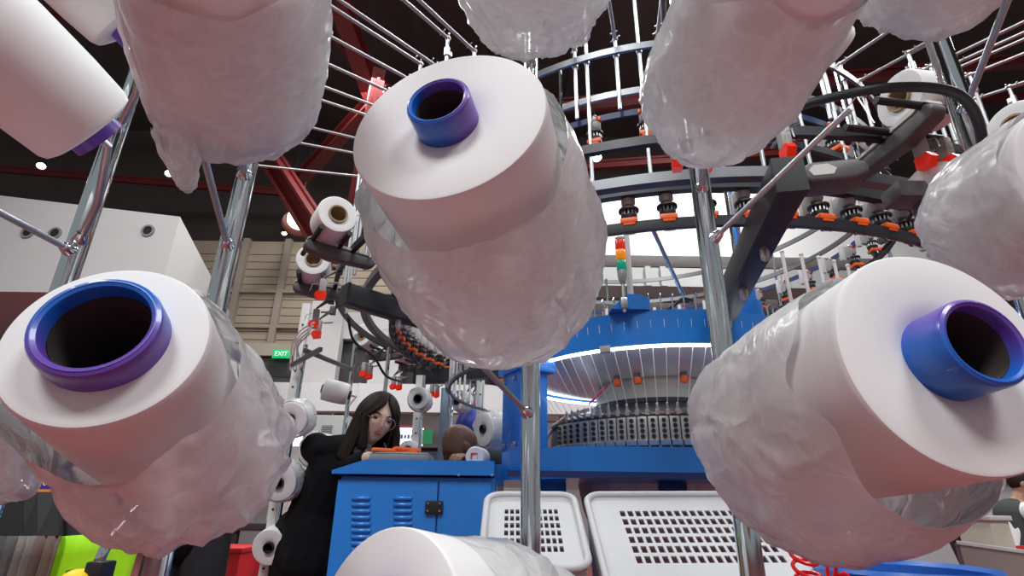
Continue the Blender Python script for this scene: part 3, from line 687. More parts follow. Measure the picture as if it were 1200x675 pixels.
# --- yarn feeders
def make_feeder():
    t = thing('yarn_feeder', 'x', 'yarn feeder', (0, 0, 0))
    b = MB(); b.box((.0, 0, .035), (.045, .030, .075), bev=.005); b.box((.03, 0, .066), (.05, .024, .014), bev=.004); b.lathe([(-.02, 0), (-.02, .018), (-.01, .024), (.012, .024), (.02, .012), (.02, 0)], (.03, 0, .045), (0, 0, 1), 14)
    b.obj('feeder_body', GREYP, t)
    b = MB(); b.lathe([(.018, 0), (.018, .014), (.024, .018), (.034, .018), (.04, .012), (.046, .012), (.046, 0)], (.03, 0, .05), (0, 0, 1), 14); b.tube([(.035, -.026, .08), (.05, 0, .088), (.035, .026, .08)], .003, 6); b.obj('tension_disc', SILV, t)
    b = MB()
    for s in (-1, 1): b.box((.036, s * .021, .072), (.022, .012, .018), bev=.003)
    b.obj('stop_arm', ORANGE, t)
    b = MB(); b.lathe([(-.036, 0), (-.036, .024), (-.028, .027), (-.018, .027), (-.018, .016), (.0, .016), (.0, .027), (.008, .029), (.012, .024), (.012, 0)], (.035, 0, 0), (0, 0, 1), 20)
    b.lathe([(.0, .029), (.003, .034), (.009, .034), (.012, .029)], (.035, 0, -.002), (0, 0, 1), 20, closed_prof=True)
    w = b.obj('pin_wheel', BLACK, t)
    b = MB()
    for k in range(12):
        a = 2 * PI * k / 12; b.cyl((.035 + .024 * math.cos(a), .024 * math.sin(a), -.018), (.035 + .024 * math.cos(a), .024 * math.sin(a), .001), .0032, 5)
    b.obj('wheel_pins', SILV, w)
    b = MB(); b.box((.042, 0, -.047), (.056, .056, .020), bev=.005); b.box((.06, .0, -.058), (.016, .040, .014), bev=.003); b.obj('stop_lever', ORANGE, t)
    b = MB(); b.lathe([(-.028, 0), (-.028, .008), (-.006, .017), (0, .018), (0, 0)], (.036, 0, -.055), (0, 0, 1), 12); b.obj('sensor_head', DGREY, t)
    b = MB(); b.tube([(.04, -.024, -.052), (.045, -.028, -.074), (.05, -.016, -.092), (.05, .016, -.092), (.045, .028, -.074), (.04, .024, -.052)], .0016, 5); b.obj('wire_guide', SILV, t)
    b = MB(); b.box((-.03, 0, .035), (.028, .022, .10), bev=.004); b.obj('ring_clamp', LGREY, t)
    return t
SKIP_L = set(); SKIP_U = set()
fd = make_feeder(); first = True
def put_feeder(a, R, z, label, group):
    global first
    if first:
        fd.location = pol(R, a, z); fd.rotation_euler = (0, 0, a); fd['label'] = label; fd['group'] = group; first = False; return fd
    return dup(fd, pol(R, a, z), a, label, group)
LAB = {0: 'black yarn feeder with orange lever, straight above the signal light', 1: 'black yarn feeder with orange lever, just left of the right creel post'}
for i in range(72):
    if i in SKIP_L: continue
    a = math.radians(-106.5 + 5.0 * i); d = (math.degrees(a) + 360) % 360
    lab = LAB.get(i) or ('orange levered feeder on the lower ring, right of the wide black arm' if 255 < d < 320 else
                         'orange levered feeder on the lower ring, under the right roller units' if d >= 320 or d < 40 else
                         'orange levered yarn feeder on the curved row under the left black arm' if d < 200 else 'orange levered feeder on the lower ring by the central bobbin')
    put_feeder(a, 1.40, 1.975, lab, 'feeders on the lower ring')
for i in range(39):
    if i in SKIP_U: continue
    a = math.radians(-112 + 9.25 * i); d = (math.degrees(a) + 360) % 360
    lab = ('black yarn feeder with orange tip high up, beside the central bobbin' if i == 0 else 'black yarn feeder with orange tip high up, beside the top right bag' if i == 1 else
           'orange tipped yarn feeder on the upper ring, behind the right black arm' if d > 260 or d < 60 else 'orange tipped yarn feeder on the upper ring, over the left black arm')
    put_feeder(a, 1.22, 2.45, lab, 'feeders on the upper ring')
# --- aluminium guide tubes
def make_tube(rise, out, drop, up=.0):
    t = thing('guide_tube', 'x', 'guide tube', (0, 0, 0))
    b = MB(); b.tube([(.0, 0, -drop), (0, 0, .045 + up)], .0075, 10); b.obj('down_tube', ALU, t)
    if out:
        b = MB(); b.tube([(.006, 0, .045), (out, 0, .045 + rise)], .0075, 10); b.obj('feed_tube', ALU, t)
        b = MB(); b.ball((0, 0, .045), .0125, 8); b.tube([(-.012, -.02, .05), (.012, .02, .05)], .003, 6); b.tube([(.03, -.016, .05), (.03, .014, .062)], .003, 6); b.obj('elbow_clamp', SILV, t)
    b = MB(); b.lathe([(-.02, .008), (-.02, .0125), (.02, .0125), (.02, .008)], (0, 0, -.03), (0, 0, 1), 12); b.box((-.012, 0, -.03), (.022, .016, .024), bev=.003); b.obj('hoop_clamp', SILV, t)
    return t
TA = make_tube(.03, .95, .32); TB = make_tube(.03, .95, .82); TC = make_tube(0, 0, .72, .6)
usedT = set()
def put_tube(proto, p, a, label, group='aluminium guide tubes under the roof'):
    if id(proto) not in usedT:
        usedT.add(id(proto)); proto.location = p; proto.rotation_euler = (0, 0, a); proto['label'] = label; proto['group'] = group; return
    dup(proto, p, a, label, group)
for i in range(9):            # arc in front, between the central and the top right bobbins
    a = -114.9 + 7.9 * i
    put_tube(TA, pol(1.285, math.radians(a), 2.85), math.radians(a), 'aluminium guide tube bent over the bright steel hoop at top centre' if i < 3 else 'aluminium guide tube bent over the steel hoop behind the top right bags')
for i, a in enumerate((-112.6, -102.8, -93.6, -84, -75, -66)):
    put_tube(TC, pol(1.285, math.radians(a), 2.85), math.radians(a), 'straight upright aluminium tube clamped to the steel hoop, in the row at top centre')
for k, e in enumerate(((457, 108), (450, 128), (439, 138), (430, 165), (424, 181), (426, 207), (485, 96), (493, 75), (512, 78), (525, 45), (556, 60))):
    p = atz(*e, 2.86); a = math.atan2(p.y - MY, p.x - MX)
    put_tube(TB, p - Vector((0, 0, .045)), a, 'slanting aluminium guide tube fanning past the upper left of the central bobbin')
for k, e in enumerate(((1064, 62), (1082, 82), (1090, 78), (1112, 84), (1120, 74), (1126, 92), (1136, 88), (1142, 116), (1182, 102))):
    p = atz(*e, 2.86); a = math.atan2(p.y - MY, p.x - MX)
    put_tube(TB, p - Vector((0, 0, .045)), a, 'slanting aluminium guide tube in the bundle behind the rightmost creel post')
# --- upright thread rods
me = None
for i in range(30):
    a = (-78 + 4.4 * i) if i < 14 else (150 + 4.4 * (i - 14)); a = math.radians(a)
    p = pol(1.13, a, 1.62)
    lab = 'white upright thread rod beside the top of the big right bobbin' if i < 14 else 'white upright thread rod under the left black arm'
    if me is None:
        t = thing('thread_rod', lab, 'thread rod', p, a, 'upright thread rods')
        b = MB(); b.tube([(0, 0, 0), (0, 0, .34)], .0065, 8); b.ball((0, 0, .345), .0085, 8); b.obj('rod', WPLAS, t, local=True)
        b = MB(); b.lathe([(0, 0), (0, .012), (.02, .012), (.02, 0)], (0, 0, .0), (0, 0, 1), 10); b.obj('rod_foot', SILV, t, local=True); me = t
    else: dup(me, p, a, lab)
band('thin steel hoop carrying the thread rods behind the right bobbin', 1.13, 1.615, .012, .014, DSTEEL, a0=math.radians(-82), a1=math.radians(-14))
band('thin steel hoop carrying the thread rods under the left black arm', 1.13, 1.615, .012, .014, DSTEEL, a0=math.radians(146), a1=math.radians(220))
for a in (188, 310, 80):
    pass
def rnd(o, w=.008):
    m_ = o.modifiers.new('round', 'BEVEL'); m_.width = w; m_.segments = 3; m_.limit_method = 'ANGLE'; m_.angle_limit = .2
    for p in o.data.polygons: p.use_smooth = True
# --- spandex roller units with their bobbins and red stop lamps
def make_unit():
    t = thing('roller_unit', 'x', 'roller unit', (0, 0, 0))
    b = MB()
    pr = [(-.19, -.02), (-.17, -.035), (.0, -.038), (.09, -.02), (.105, .0), (.10, .018), (.085, .026), (.05, .018), (-.17, .004), (-.19, -.005)]
    b.prism([Vector((x, 0, z)) for x, z in pr], (0, -.024, 0), (0, .024, 0)); o = b.obj('roller_bracket', DGREY, t, smooth=False); rnd(o)
    b = MB(); b.prism([Vector((x * .98, 0, z + .012)) for x, z in [(-.18, -.0), (.05, .012), (.085, .022), (.10, .008), (.096, .02), (.08, .03), (.05, .026), (-.18, .008)]], (0, -.022, 0), (0, .022, 0)); b.obj('bracket_cover', LGREY, o, smooth=False)
    for x in (-.035, .075):
        b = MB(); b.cyl((x, -.15, .028), (x, .15, .028), .0105, 14); b.obj('drive_roller', BLACK, t)
    b = MB()
    for s in (-1, 1): b.tube([(-.10, s * .06, -.01), (-.10, s * .06, .16), (-.06, s * .06, .17), (-.03, s * .06, .05)], .0022, 5)
    b.obj('wire_guide', SILV, t)
    return t
def make_spool(r=.078, L=.13):
    t = thing('spandex_bobbin', 'x', 'spandex bobbin', (0, 0, 0))
    b = MB(); b.lathe([(-L / 2 + .004, .036), (-L / 2, r * .8), (-L / 2 + .002, r - .004), (-L / 2 + .008, r), (L / 2 - .008, r), (L / 2 - .002, r - .004), (L / 2, r * .8), (L / 2 - .004, .036)], (0, 0, 0), (0, 1, 0), 36); b.obj('wound_yarn', YARN, t)
    b = MB(); b.lathe([(-L / 2 - .004, .031), (-L / 2 - .004, .037), (L / 2 + .004, .037), (L / 2 + .004, .031)], (0, 0, 0), (0, 1, 0), 28, closed_prof=True); b.obj('cardboard_core', TAN, t)
    return t
def make_lamp():
    t = thing('stop_lamp', 'x', 'stop lamp', (0, 0, 0))
    b = MB(); b.box((0, 0, .012), (.03, .026, .06), bev=.004); b.tube([(-.02, 0, .03), (-.07, 0, .035)], .005, 6); b.obj('lamp_housing', GREYP, t)
    b = MB(); b.prism([Vector((-.018, 0, -.018)), Vector((.022, 0, -.018)), Vector((.032, 0, -.035)), Vector((.018, 0, -.058)), Vector((-.018, 0, -.052))], (0, -.012, 0), (0, .012, 0)); b.obj('lamp_lens', mat('red_lens', (.95, .025, .01), .25, emit=(1, .04, .01), estr=.12), t, smooth=False)
    b = MB(); b.tube([(.02, 0, .02), (.045, 0, .01), (.05, 0, -.02)], .002, 5); b.obj('drop_wire', SILV, t)
    return t
U, SP, LP = make_unit(), make_spool(), make_lamp()
UN = ((-147.7, 'near left roller unit beside the central bag', 1.83), (-163, 'lower left roller unit by the two red lamps', 1.83), (157.5, 'far left roller unit below the left black arm', 1.86), (144.5, 'far left roller unit left of the lower black arm', 1.86), (127, 'rear roller unit beside the blue crown leg', 1.80),
      (-81.5, 'right roller unit behind the rightmost creel post', 1.80), (-68, 'rightmost roller unit near the right edge', 1.80), (-94, 'roller unit under the big top right bag', 1.80), (-54, 'roller unit hidden past the right bag', 1.80))
for i, (a, where, R) in enumerate(UN[:7]):
    aa = math.radians(a); p = pol(R, aa, 2.0)
    lab = 'grey two-roller bracket, the ' + where
    if i == 0: U.location = p; U.rotation_euler.z = aa; U['label'] = lab; U['group'] = 'spandex roller units'
    else: dup(U, p, aa, lab, 'spandex roller units')
    p2 = pol(R + .02, aa, 2.0 + .028 + .072)
    tang = Vector((-math.sin(aa), math.cos(aa), 0)); p2 = p2 + tang * (.05 if i in (5, 6) else .082 if i < 2 else .125)
    lab = 'white brown-cored bobbin on the ' + where
    if i == 0: SP.location = p2; SP.rotation_euler.z = aa; SP['label'] = lab; SP['group'] = 'spandex bobbins'
    else: dup(SP, p2, aa, lab, 'spandex bobbins')
k = 0
LAMPS = (((377, 345), 'red stop lamp at far left, under the near left roller unit'), ((369, 379), 'red stop lamp at far left, upper of the stacked pair'), ((372, 391), 'red stop lamp at far left, lower of the stacked pair'), ((426, 437), 'left lamp of the red pair below the round white far left bobbin'), ((433, 440), 'right lamp of the red pair below the round white far left bobbin'), ((461, 452), 'left red stop lamp above the writing woman'), ((468, 453), 'right red stop lamp above the writing woman'), ((506, 461), 'left red stop lamp in the pair right of the woman'), ((512, 462), 'right red stop lamp in the pair right of the woman'), ((547, 470), 'left red stop lamp nearest the blue leg'), ((554, 471), 'right red stop lamp nearest the blue leg'),
         ((793, 190), 'red stop lamp left of the right creel post'), ((828, 190), 'red stop lamp just right of the right creel post'), ((922, 178), 'red stop lamp over the top of the wide black arm'), ((1083, 188), 'left of two bright red stop lamps beside the rightmost post'), ((1112, 190), 'right of two bright red stop lamps beside the rightmost post'))
for i, ((px, py), lab) in enumerate(LAMPS):
    z = min((1.86 + .01 * k for k in range(22)), key=lambda z: abs(ang(px, py, z)[1] - 1.80))
    p = atz(px, py, z); a = math.atan2(p.y - MY, p.x - MX); R = math.hypot(p.x - MX, p.y - MY)
    o_ = Vector((p.x, p.y, z + .03))
    if i == 0: r_ = LP; LP.location = o_; LP.rotation_euler.z = a; LP['label'] = lab; LP['group'] = 'red stop lamps'
    else: r_ = dup(LP, o_, a, lab, 'red stop lamps')
    q = Vector((1.74 - R, 0, 2.03 - o_.z)); b = MB(); b.tube([(0, 0, .035), (0, 0, .05), q * .8 + Vector((0, 0, .01)), q], .0055, 8); b.box(q, (.03, .03, .045), bev=.004); b.obj('rail_bracket', DGREY, r_, local=True)
# grey motor heads and gearbox on the right
t = thing('gear_housing', 'rounded grey gear housing between the wide black arm and the two red lamps', 'gear housing', W(975, 205, 1.42))
b = MB(); c = W(975, 206, 1.5); R = Matrix.Rotation(math.radians(-12), 3, 'Z')
b.prism([c + R @ Vector((x * .62, 0, z * .62)) for x, z in ((-.15, -.035), (-.11, -.06), (.07, -.06), (.13, -.03), (.13, .02), (.08, .045), (-.10, .045), (-.14, .02))], R @ Vector((0, -.04, 0)), R @ Vector((0, .05, 0))); rnd(b.obj('housing_body', DGREY, t, smooth=False), .012)
b = MB(); b.prism([c + R @ Vector((x * .5 - .02, -.041, z * .5)) for x, z in ((-.10, -.0), (-.08, -.035), (.02, -.035), (.04, -.0), (.0, .03), (-.07, .03))], (0, 0, 0), R @ Vector((0, .004, 0))); b.obj('housing_cover', LGREY, t, smooth=False)
t = thing('motor_head', 'cream rounded motor head with dark grey base beside the right edge bobbin', 'motor', W(1105, 222, 1.5))
b = MB(); c = W(1105, 222, 1.5); b.lathe([(-.03, 0), (-.03, .075), (.0, .085), (.035, .08), (.06, .055), (.065, 0)], c, (0, -.1, 1), 28); b.obj('motor_cap', LGREY, t)
b = MB(); b.lathe([(-.075, 0), (-.075, .055), (-.06, .075), (-.031, .08), (-.031, 0)], c, (0, -.1, 1), 28); b.box(c + Vector((-.09, 0, -.02)), (.12, .08, .05), bev=.01); b.obj('motor_base', DGREY, t)
# black hose and cables
b = MB(); pts = [(905, 142, 1.0), (940, 124, .92), (985, 112, .86), (1030, 104, .82), (1075, 102, .80), (1110, 106, .79), (1132, 118, .79), (1145, 140, .80), (1151, 168, .83), (1150, 200, .87)]
def smooth_pts(pts, n=6):
    P_ = [Vector(p) for p in pts]; out = []
    for i in range(len(P_) - 1):
        p0, p1, p2, p3 = P_[max(i - 1, 0)], P_[i], P_[i + 1], P_[min(i + 2, len(P_) - 1)]
        for k in range(n):
            t = k / n; out.append(.5 * ((2 * p1) + (p2 - p0) * t + (2 * p0 - 5 * p1 + 4 * p2 - p3) * t * t + (3 * p1 - p0 - 3 * p2 + p3) * t ** 3))
    return out + [P_[-1]]
b.tube(smooth_pts([W(*p) for p in pts]), .0075, 12); o = b.obj('black_hose', RUBBER, None, loc=tuple(W(1150, 200, .87))); tag(o, 'thick black hose arching in front of the rightmost creel post', 'hose')
for k, (pts, lab) in enumerate((([(408, 372, 2.6), (415, 400, 2.7), (438, 418, 2.9), (452, 440, 3.0), (470, 447, 3.1)], 'black cable looping below the left black arm'),
        ([(812, 352, 2.5), (800, 350, 2.5), (790, 358, 2.5), (775, 366, 2.45)], 'black cable curving from the right creel post down to the blue crown'),
        ([(1000, 168, 1.6), (1040, 205, 1.7), (1075, 232, 1.8), (1060, 262, 1.9), (1035, 292, 2.0)], 'black cable sagging behind the right motor head'))):
    b = MB(); b.tube(smooth_pts([W(*p) for p in pts]), .007, 8); o = b.obj('black_cable', RUBBER, None, loc=tuple(W(*pts[0]))); tag(o, lab, 'cable')
# brace rods
for k, (p, q, r, m_, lab) in enumerate((((762, 262, 1.9), (800, 345, 2.2), .008, STEEL, 'thin blue steel brace rod slanting down to the crown right of the signal light'), ((858, 215, 2.3), (866, 300, 2.6), .016, STEEL, 'steel tube right of the right creel post behind the wide arm'), ((780, 60, 2.2), (776, -20, 2.0), .01, DSTEEL, 'dark upright rod cut by the top edge beside the top right bag'))):
    b = MB(); b.tube([W(*p), W(*q)], r, 12); o = b.obj('brace_rod', m_, None, loc=tuple(W(*p))); tag(o, lab, 'rod')
# ================================================================== people
SKINL = mat('light_skin', (.80, .54, .40), .5, var=.06, scale=30)
SKINB = mat('brown_skin', (.21, .10, .055), .48, var=.1, scale=25)
HAIR = mat('dark_hair', (.016, .009, .007), .6, var=.4, scale=60, stretch=(3, 3, .4), spec=.2)
HAIRB = mat('brown_hair', (.10, .05, .025), .45, var=.3, scale=60, stretch=(3, 3, .4))
BCLOTH = mat('black_cloth', (.007, .007, .009), .85, var=.3, scale=20, bump=.2, spec=.15)
def chain(b, pts, n=14):
    """tapered limb: pts = [(point, radius)...] with rounded joints"""
    for p, r in pts: b.ball(p, r, 10)
    b.tube([p for p, r in pts], [r for p, r in pts], n)
def unify(o, vox, it=6):
    m_ = o.modifiers.new('join', 'REMESH'); m_.mode = 'VOXEL'; m_.voxel_size = vox; m_.use_smooth_shade = True
    s_ = o.modifiers.new('soften', 'SMOOTH'); s_.iterations = it; s_.factor = .5
def head_mesh(b, c, f, up, s=1.0):
    """head with brow, sockets, nose, lips, chin and ears; f faces forward"""
    f = f.normalized(); up = (up - f * up.dot(f)).normalized(); rt = f.cross(up)
    R = Matrix((rt, f, up)).transposed(); n1, n2 = 44, 56; rows = []
    def g(x, z, x0, z0, sx, sz): return math.exp(-((x - x0) / sx) ** 2 - ((z - z0) / sz) ** 2)
    for i in range(n1 + 1):
        th = PI * i / n1; row = []
        for j in range(n2):
            ph = 2 * PI * j / n2
            x, y, z = math.sin(th) * math.cos(ph), math.sin(th) * math.sin(ph), math.cos(th)
            X, Y, Z = x * .074, y * .094, z * .115
            if Z < 0:
                k = -Z / .115; X *= 1 - .34 * k ** 1.5
                if Y > 0: Y *= 1 - .10 * k
                else: Y *= 1 - .45 * k
            if y > 0:
                d = .022 * g(X, Z, 0, -.024, .011, .013) + .013 * g(X, Z, 0, -.002, .008, .022) + .004 * g(X, Z, 0, .026, .05, .012)
                d -= .010 * (g(X, Z, -.030, .006, .016, .012) + g(X, Z, .030, .006, .016, .012))
                d += .006 * (g(X, Z, 0, -.051, .018, .005) + g(X, Z, 0, -.062, .016, .006)) - .003 * g(X, Z, 0, -.0565, .02, .003)
                d += .007 * g(X, Z, 0, -.09, .022, .016) + .004 * (g(X, Z, -.042, -.022, .018, .016) + g(X, Z, .042, -.022, .018, .016))
                Y += d * min(1, y * 2)
            row.append(b.bm.verts.new(c + R @ (Vector((X, Y, Z)) * s)))
            if i in (0, n1): break
        rows.append(row)
    for i in range(n1):
        A, B = rows[i], rows[i + 1]
        for j in range(n2):
            j2 = (j + 1) % n2
            if len(A) == 1: b.bm.faces.new((A[0], B[j], B[j2]))
            elif len(B) == 1: b.bm.faces.new((A[j], B[0], A[j2]))
            else: b.bm.faces.new((A[j], B[j], B[j2], A[j2]))
    for sx in (-1, 1):
        b.ball(c + R @ (Vector((sx * .077, -.008, -.006)) * s), .030 * s, 8, (.28, .62, 1.05), R)
    return R
def hand(b, wrist, d, nrm, side=1, curl=.5, s=1.0):
    """palm and five unequal fingers; d along the hand, nrm out of its back"""
    d = d.normalized(); nrm = (nrm - d * nrm.dot(d)).normalized(); sd = d.cross(nrm) * side
    R = Matrix((sd, d, nrm)).transposed()
    b.ball(wrist + d * .045 * s, .045 * s, 10, (.88, 1.05, .36), R)
    for k, (off, L, r) in enumerate(((-.030, .066, .0085), (-.010, .076, .009), (.010, .072, .0088), (.029, .056, .0078))):
        p = wrist + d * .078 * s + sd * off * s; a = 0; pts = [(p - d * .02 * s, r * s * 1.1)]
        v = d.copy()
        for q in (.44, .32, .26):
            pts.append((p, r * s)); a += curl * (.55 if q > .4 else .75); v = d * math.cos(a) - nrm * math.sin(a) + sd * off * .8
            p = p + v * L * q * s; r *= .92
        pts.append((p, r * s)); chain(b, pts, 8)
    p = wrist + d * .022 * s - sd * .030 * s
    chain(b, [(p, .012 * s), (p + (d * .6 - sd * .7 - nrm * .35) * .032 * s, .0105 * s), (p + (d * 1.2 - sd * .72 - nrm * .75) * .042 * s, .009 * s), (p + (d * 1.7 - sd * .45 - nrm * 1.05) * .046 * s, .0075 * s)], 8)
# ---- the woman writing behind the cabinet
hc = aty(442, 491, 2.86); f = Vector((.46, -.84, -.20)); up = Vector((.30, -.05, 1)); hs = 1.12
P = thing('person', 'woman with long dark hair and glasses in a black jacket, writing behind the blue cabinet', 'person', (-.98, 3.0, 0))
b = MB(); R = head_mesh(b, hc, f, up, hs)
nb = Vector((-.785, 2.90, 1.325)); ch = Vector((-.88, 2.98, 1.20)); pel = Vector((-.98, 3.03, .90))
chain(b, [(hc + R @ Vector((0, -.03, -.06)), .052), (hc + R @ Vector((0, -.035, -.10)), .050), (nb, .058)])
chain(b, [(nb - Vector((0, 0, .03)), .07), (ch, .125), (Vector((-.96, 3.02, 1.04)), .12), (pel, .14)])
shA, shB = Vector((-.99, 2.90, 1.305)), Vector((-.735, 3.05, 1.285))
el = aty(377, 556, 2.92); hw = aty(432, 536, 2.74); elB = Vector((-.55, 2.98, 1.10)); hwB = Vector((-.56, 2.80, 1.245))
chain(b, [(nb, .06), (shA, .056), (el, .043), (hw, .029)]); chain(b, [(nb, .06), (shB, .056), (elB, .043), (hwB, .029)])
hand(b, hw, Vector((1, -.15, -.05)), Vector((.1, -.35, 1)), 1, .75); hand(b, hwB, Vector((.1, -1, -.05)), Vector((0, -.1, 1)), -1, .4)
for s in (-1, 1): chain(b, [(pel + Vector((s * .09, 0, 0)), .10), (Vector((-.98 + s * .10, 3.02, .50)), .065), (Vector((-.98 + s * .11, 3.06, .09)), .042), (Vector((-.98 + s * .11, 2.95, .04)), .036)])
o = b.obj('body', SKINL, P); unify(o, .0048, 3)
b = MB()
chain(b, [(nb - Vector((0.02, 0, .035)), .085), (ch + Vector((0, -.005, 0)), .158), (Vector((-.965, 3.02, 1.02)), .150), (pel, .170), (pel - Vector((0, 0, .10)), .172)])
chain(b, [(nb - Vector((.04, 0, .02)), .075), (shA, .078), (el, .062), (el.lerp(hw, .86), .044)]); chain(b, [(nb, .07), (shB, .075), (elB, .06), (elB.lerp(hwB, .8), .044)])
o = b.obj('jacket', BCLOTH, P); unify(o, .009, 5)
b = MB()
for s in (-1, 1): chain(b, [(pel + Vector((s * .085, 0, 0)), .125), (Vector((-.98 + s * .10, 3.02, .50)), .085), (Vector((-.98 + s * .11, 3.06, .10)), .065)])
o = b.obj('trousers', BCLOTH, P); unify(o, .010, 4)
b = MB()
for s in (-1, 1): b.ball(Vector((-.98 + s * .11, 2.97, .045)), .05, 10, (.9, 2.1, .85))
b.obj('shoes', BLACK, P)
COL = mat('white_collar', (.62, .58, .50), .7, var=.3, scale=60)
b = MB(); fz = (Vector((.5, -.8, 0))).normalized(); sx = fz.cross(Vector((0, 0, 1)))
for s in (-1, 1): b.beam(nb + fz * .066 + sx * s * .045 + Vector((0, 0, .035)), nb + fz * .10 + sx * s * .012 - Vector((0, 0, .055)), .045, .008, up=fz)
b.obj('shirt_collar', COL, P)
# hair: cap plus long locks either side
def hairset(b, c, R, s):
    L_ = lambda x, y, z: c + R @ (Vector((x, y, z)) * s)
    for th in range(-4, 5):
        pass
    rows = []; n1, n2 = 26, 44
    for i in range(n1 + 1):
        u = i / n1; row = []
        for j in range(n2 + 1):
            # parting in front: the sheet runs from one temple round the back to the other
            gp = 2 + 40 * min(1, max(0, (u - .20) / .20)) ** 1.3; a = math.radians(-90 + gp + ((360 - 2 * gp) * j / n2)); a2 = a - PI * .0
            sx_, sy = math.cos(a), -math.sin(a)
            front = max(0, -math.cos(a + PI / 2))
            drop = .13 + .30 * u
            if u < .42:
                th = u / .42 * PI * .52; rr = math.sin(th); z = .119 * math.cos(th); x = sx_ * .089 * rr; y = sy * .108 * rr - .008
            else:
                k = (u - .42) / .58; z = .119 * math.cos(PI * .52) - k * .20; x = sx_ * (.089 + .012 * k); y = sy * (.108 - .02 * k) - .008
                z += .01 * math.sin(j * 2.1)
            w = .004 * math.sin(j * 1.7 + u * 3) + .003 * math.sin(j * 3.1)
            row.append(b.bm.verts.new(L_(x * (1 + w * 8), y * (1 + w * 6), z)))
        rows.append(row)
    for i in range(n1):
        for j in range(n2): b.bm.faces.new((rows[i][j], rows[i][j + 1], rows[i + 1][j + 1], rows[i + 1][j]))
b = MB(); hairset(b, hc, R, hs); o = b.obj('hair', HAIR, P); m_ = o.modifiers.new('thick', 'SOLIDIFY'); m_.thickness = .014; m_.offset = .6
b = MB()
for sxx, yy in ((-1, .02), (1, .02), (-1, -.04), (1, -.04), (-.9, .045), (.9, .05)):
    top = hc + R @ Vector((sxx * .078, yy, .03)); bot = Vector((top.x + .0, top.y - .0, top.z - .20)) + R @ Vector((sxx * .012, .01, 0))
    b.tube(smooth_pts([hc + R @ Vector((sxx * .035, yy + .0, .104)), top, top.lerp(bot, .5) + R @ Vector((sxx * .014, 0, 0)), bot], 5), [.012] * 5 + [.022] * 5 + [.02] * 5 + [.008], 8)
b.obj('hair_locks', HAIR, P)
b = MB()
for k in range(4):
    q = hc + R @ Vector((-.118, .03 - .025 * k, -.03)); b.tube(smooth_pts([q, q + Vector((-.012, 0, -.07)), q + Vector((-.004, 0, -.15))], 4), [.006] * 4 + [.010] * 4 + [.004], 6)
o = b.obj('lighter_locks', HAIRB, P); o['label'] = 'lighter brown hair lock'
EYE = mat('eye', (.02, .015, .012), .2); LIP = mat('lips', (.36, .09, .08), .45)
b = MB()
for s in (-1, 1):
    b.ball(hc + R @ (Vector((s * .030, .079, .004)) * hs), .0105, 8, (1.25, .6, .42), R)
b.obj('eyes', EYE, P)
b = MB()
for s in (-1, 1): b.tube([hc + R @ (Vector((s * x, y, z)) * hs) for x, y, z in ((.014, .094, .022), (.030, .090, .027), (.046, .078, .021))], .0028, 6)
b.obj('eyebrows', HAIR, P)
b = MB(); b.ball(hc + R @ (Vector((0, .090, -.0565)) * hs), .012, 8, (1.7, .5, .62), R); b.obj('lips', LIP, P)
b = MB(); GL = mat('glasses_wire', (.75, .62, .5), .25, 1)
for s in (-1, 1):
    cc = hc + R @ (Vector((s * .033, .108, -.004)) * hs); b.torus(cc, .0265, .0014, 28, axis=R @ Vector((0, 1, 0)), k=6)
    b.tube([hc + R @ (Vector((s * .060, .106, .0)) * hs), hc + R @ (Vector((s * .080, .03, .004)) * hs), hc + R @ (Vector((s * .080, -.01, .0)) * hs)], .0013, 5)
b.tube([hc + R @ (Vector((-.0075, .110, .0)) * hs), hc + R @ (Vector((0, .114, .004)) * hs), hc + R @ (Vector((.0075, .110, .0)) * hs)], .0014, 5)
b.obj('glasses', GL, P)
q = hw + Vector((.10, -.02, -.01)); b = MB(); b.tube([q + Vector((.03, -.015, -.035)), q + Vector((-.03, .01, .075))], .0038, 8); o = b.obj('pen', BLACK, None, loc=tuple(q)); tag(o, 'dark pen in the writing woman\'s hand', 'pen')
# ---- the brown-headed man bowed down behind the cabinet
hc2 = aty(540, 523, 2.90); f2 = Vector((-.80, -.22, -.55)); up2 = Vector((-.42, -.35, .85))
P2 = thing('person', 'man with a bald brown head bowed low between the cabinet and the crown leg', 'person', (-.40, 3.35, 0))
b = MB(); R2 = head_mesh(b, hc2, f2, up2, 1.0)
n2_ = hc2 + Vector((-.03, .13, -.07)); c2_ = Vector((-.36, 3.22, 1.02)); p2_ = Vector((-.36, 3.48, .78))
chain(b, [(hc2 + Vector((0, .04, -.03)), .055), (n2_, .06)]); chain(b, [(n2_, .07), (c2_, .13), (p2_, .14)])
hA = aty(552, 540, 2.80)
chain(b, [(n2_, .06), (Vector((-.30, 3.14, 1.07)), .055), (Vector((-.26, 3.0, .96)), .042), (hA + Vector((.05, .09, -.05)), .03), (hA, .028)]); hand(b, hA, Vector((-.55, -.8, .25)), Vector((0, -.3, 1)), -1, .9, 1.0)
chain(b, [(n2_, .06), (Vector((-.50, 3.18, 1.05)), .055), (Vector((-.52, 3.0, .88)), .042), (Vector((-.50, 2.86, .80)), .03)]); hand(b, Vector((-.50, 2.86, .80)), Vector((.6, -.5, -.3)), Vector((0, 0, 1)), 1, .5)
for s in (-1, 1): chain(b, [(p2_ + Vector((s * .09, 0, 0)), .10), (Vector((-.36 + s * .11, 3.22, .46)), .07), (Vector((-.36 + s * .11, 3.42, .09)), .045), (Vector((-.36 + s * .11, 3.30, .04)), .037)])
o = b.obj('body', SKINB, P2); unify(o, .0055, 3)
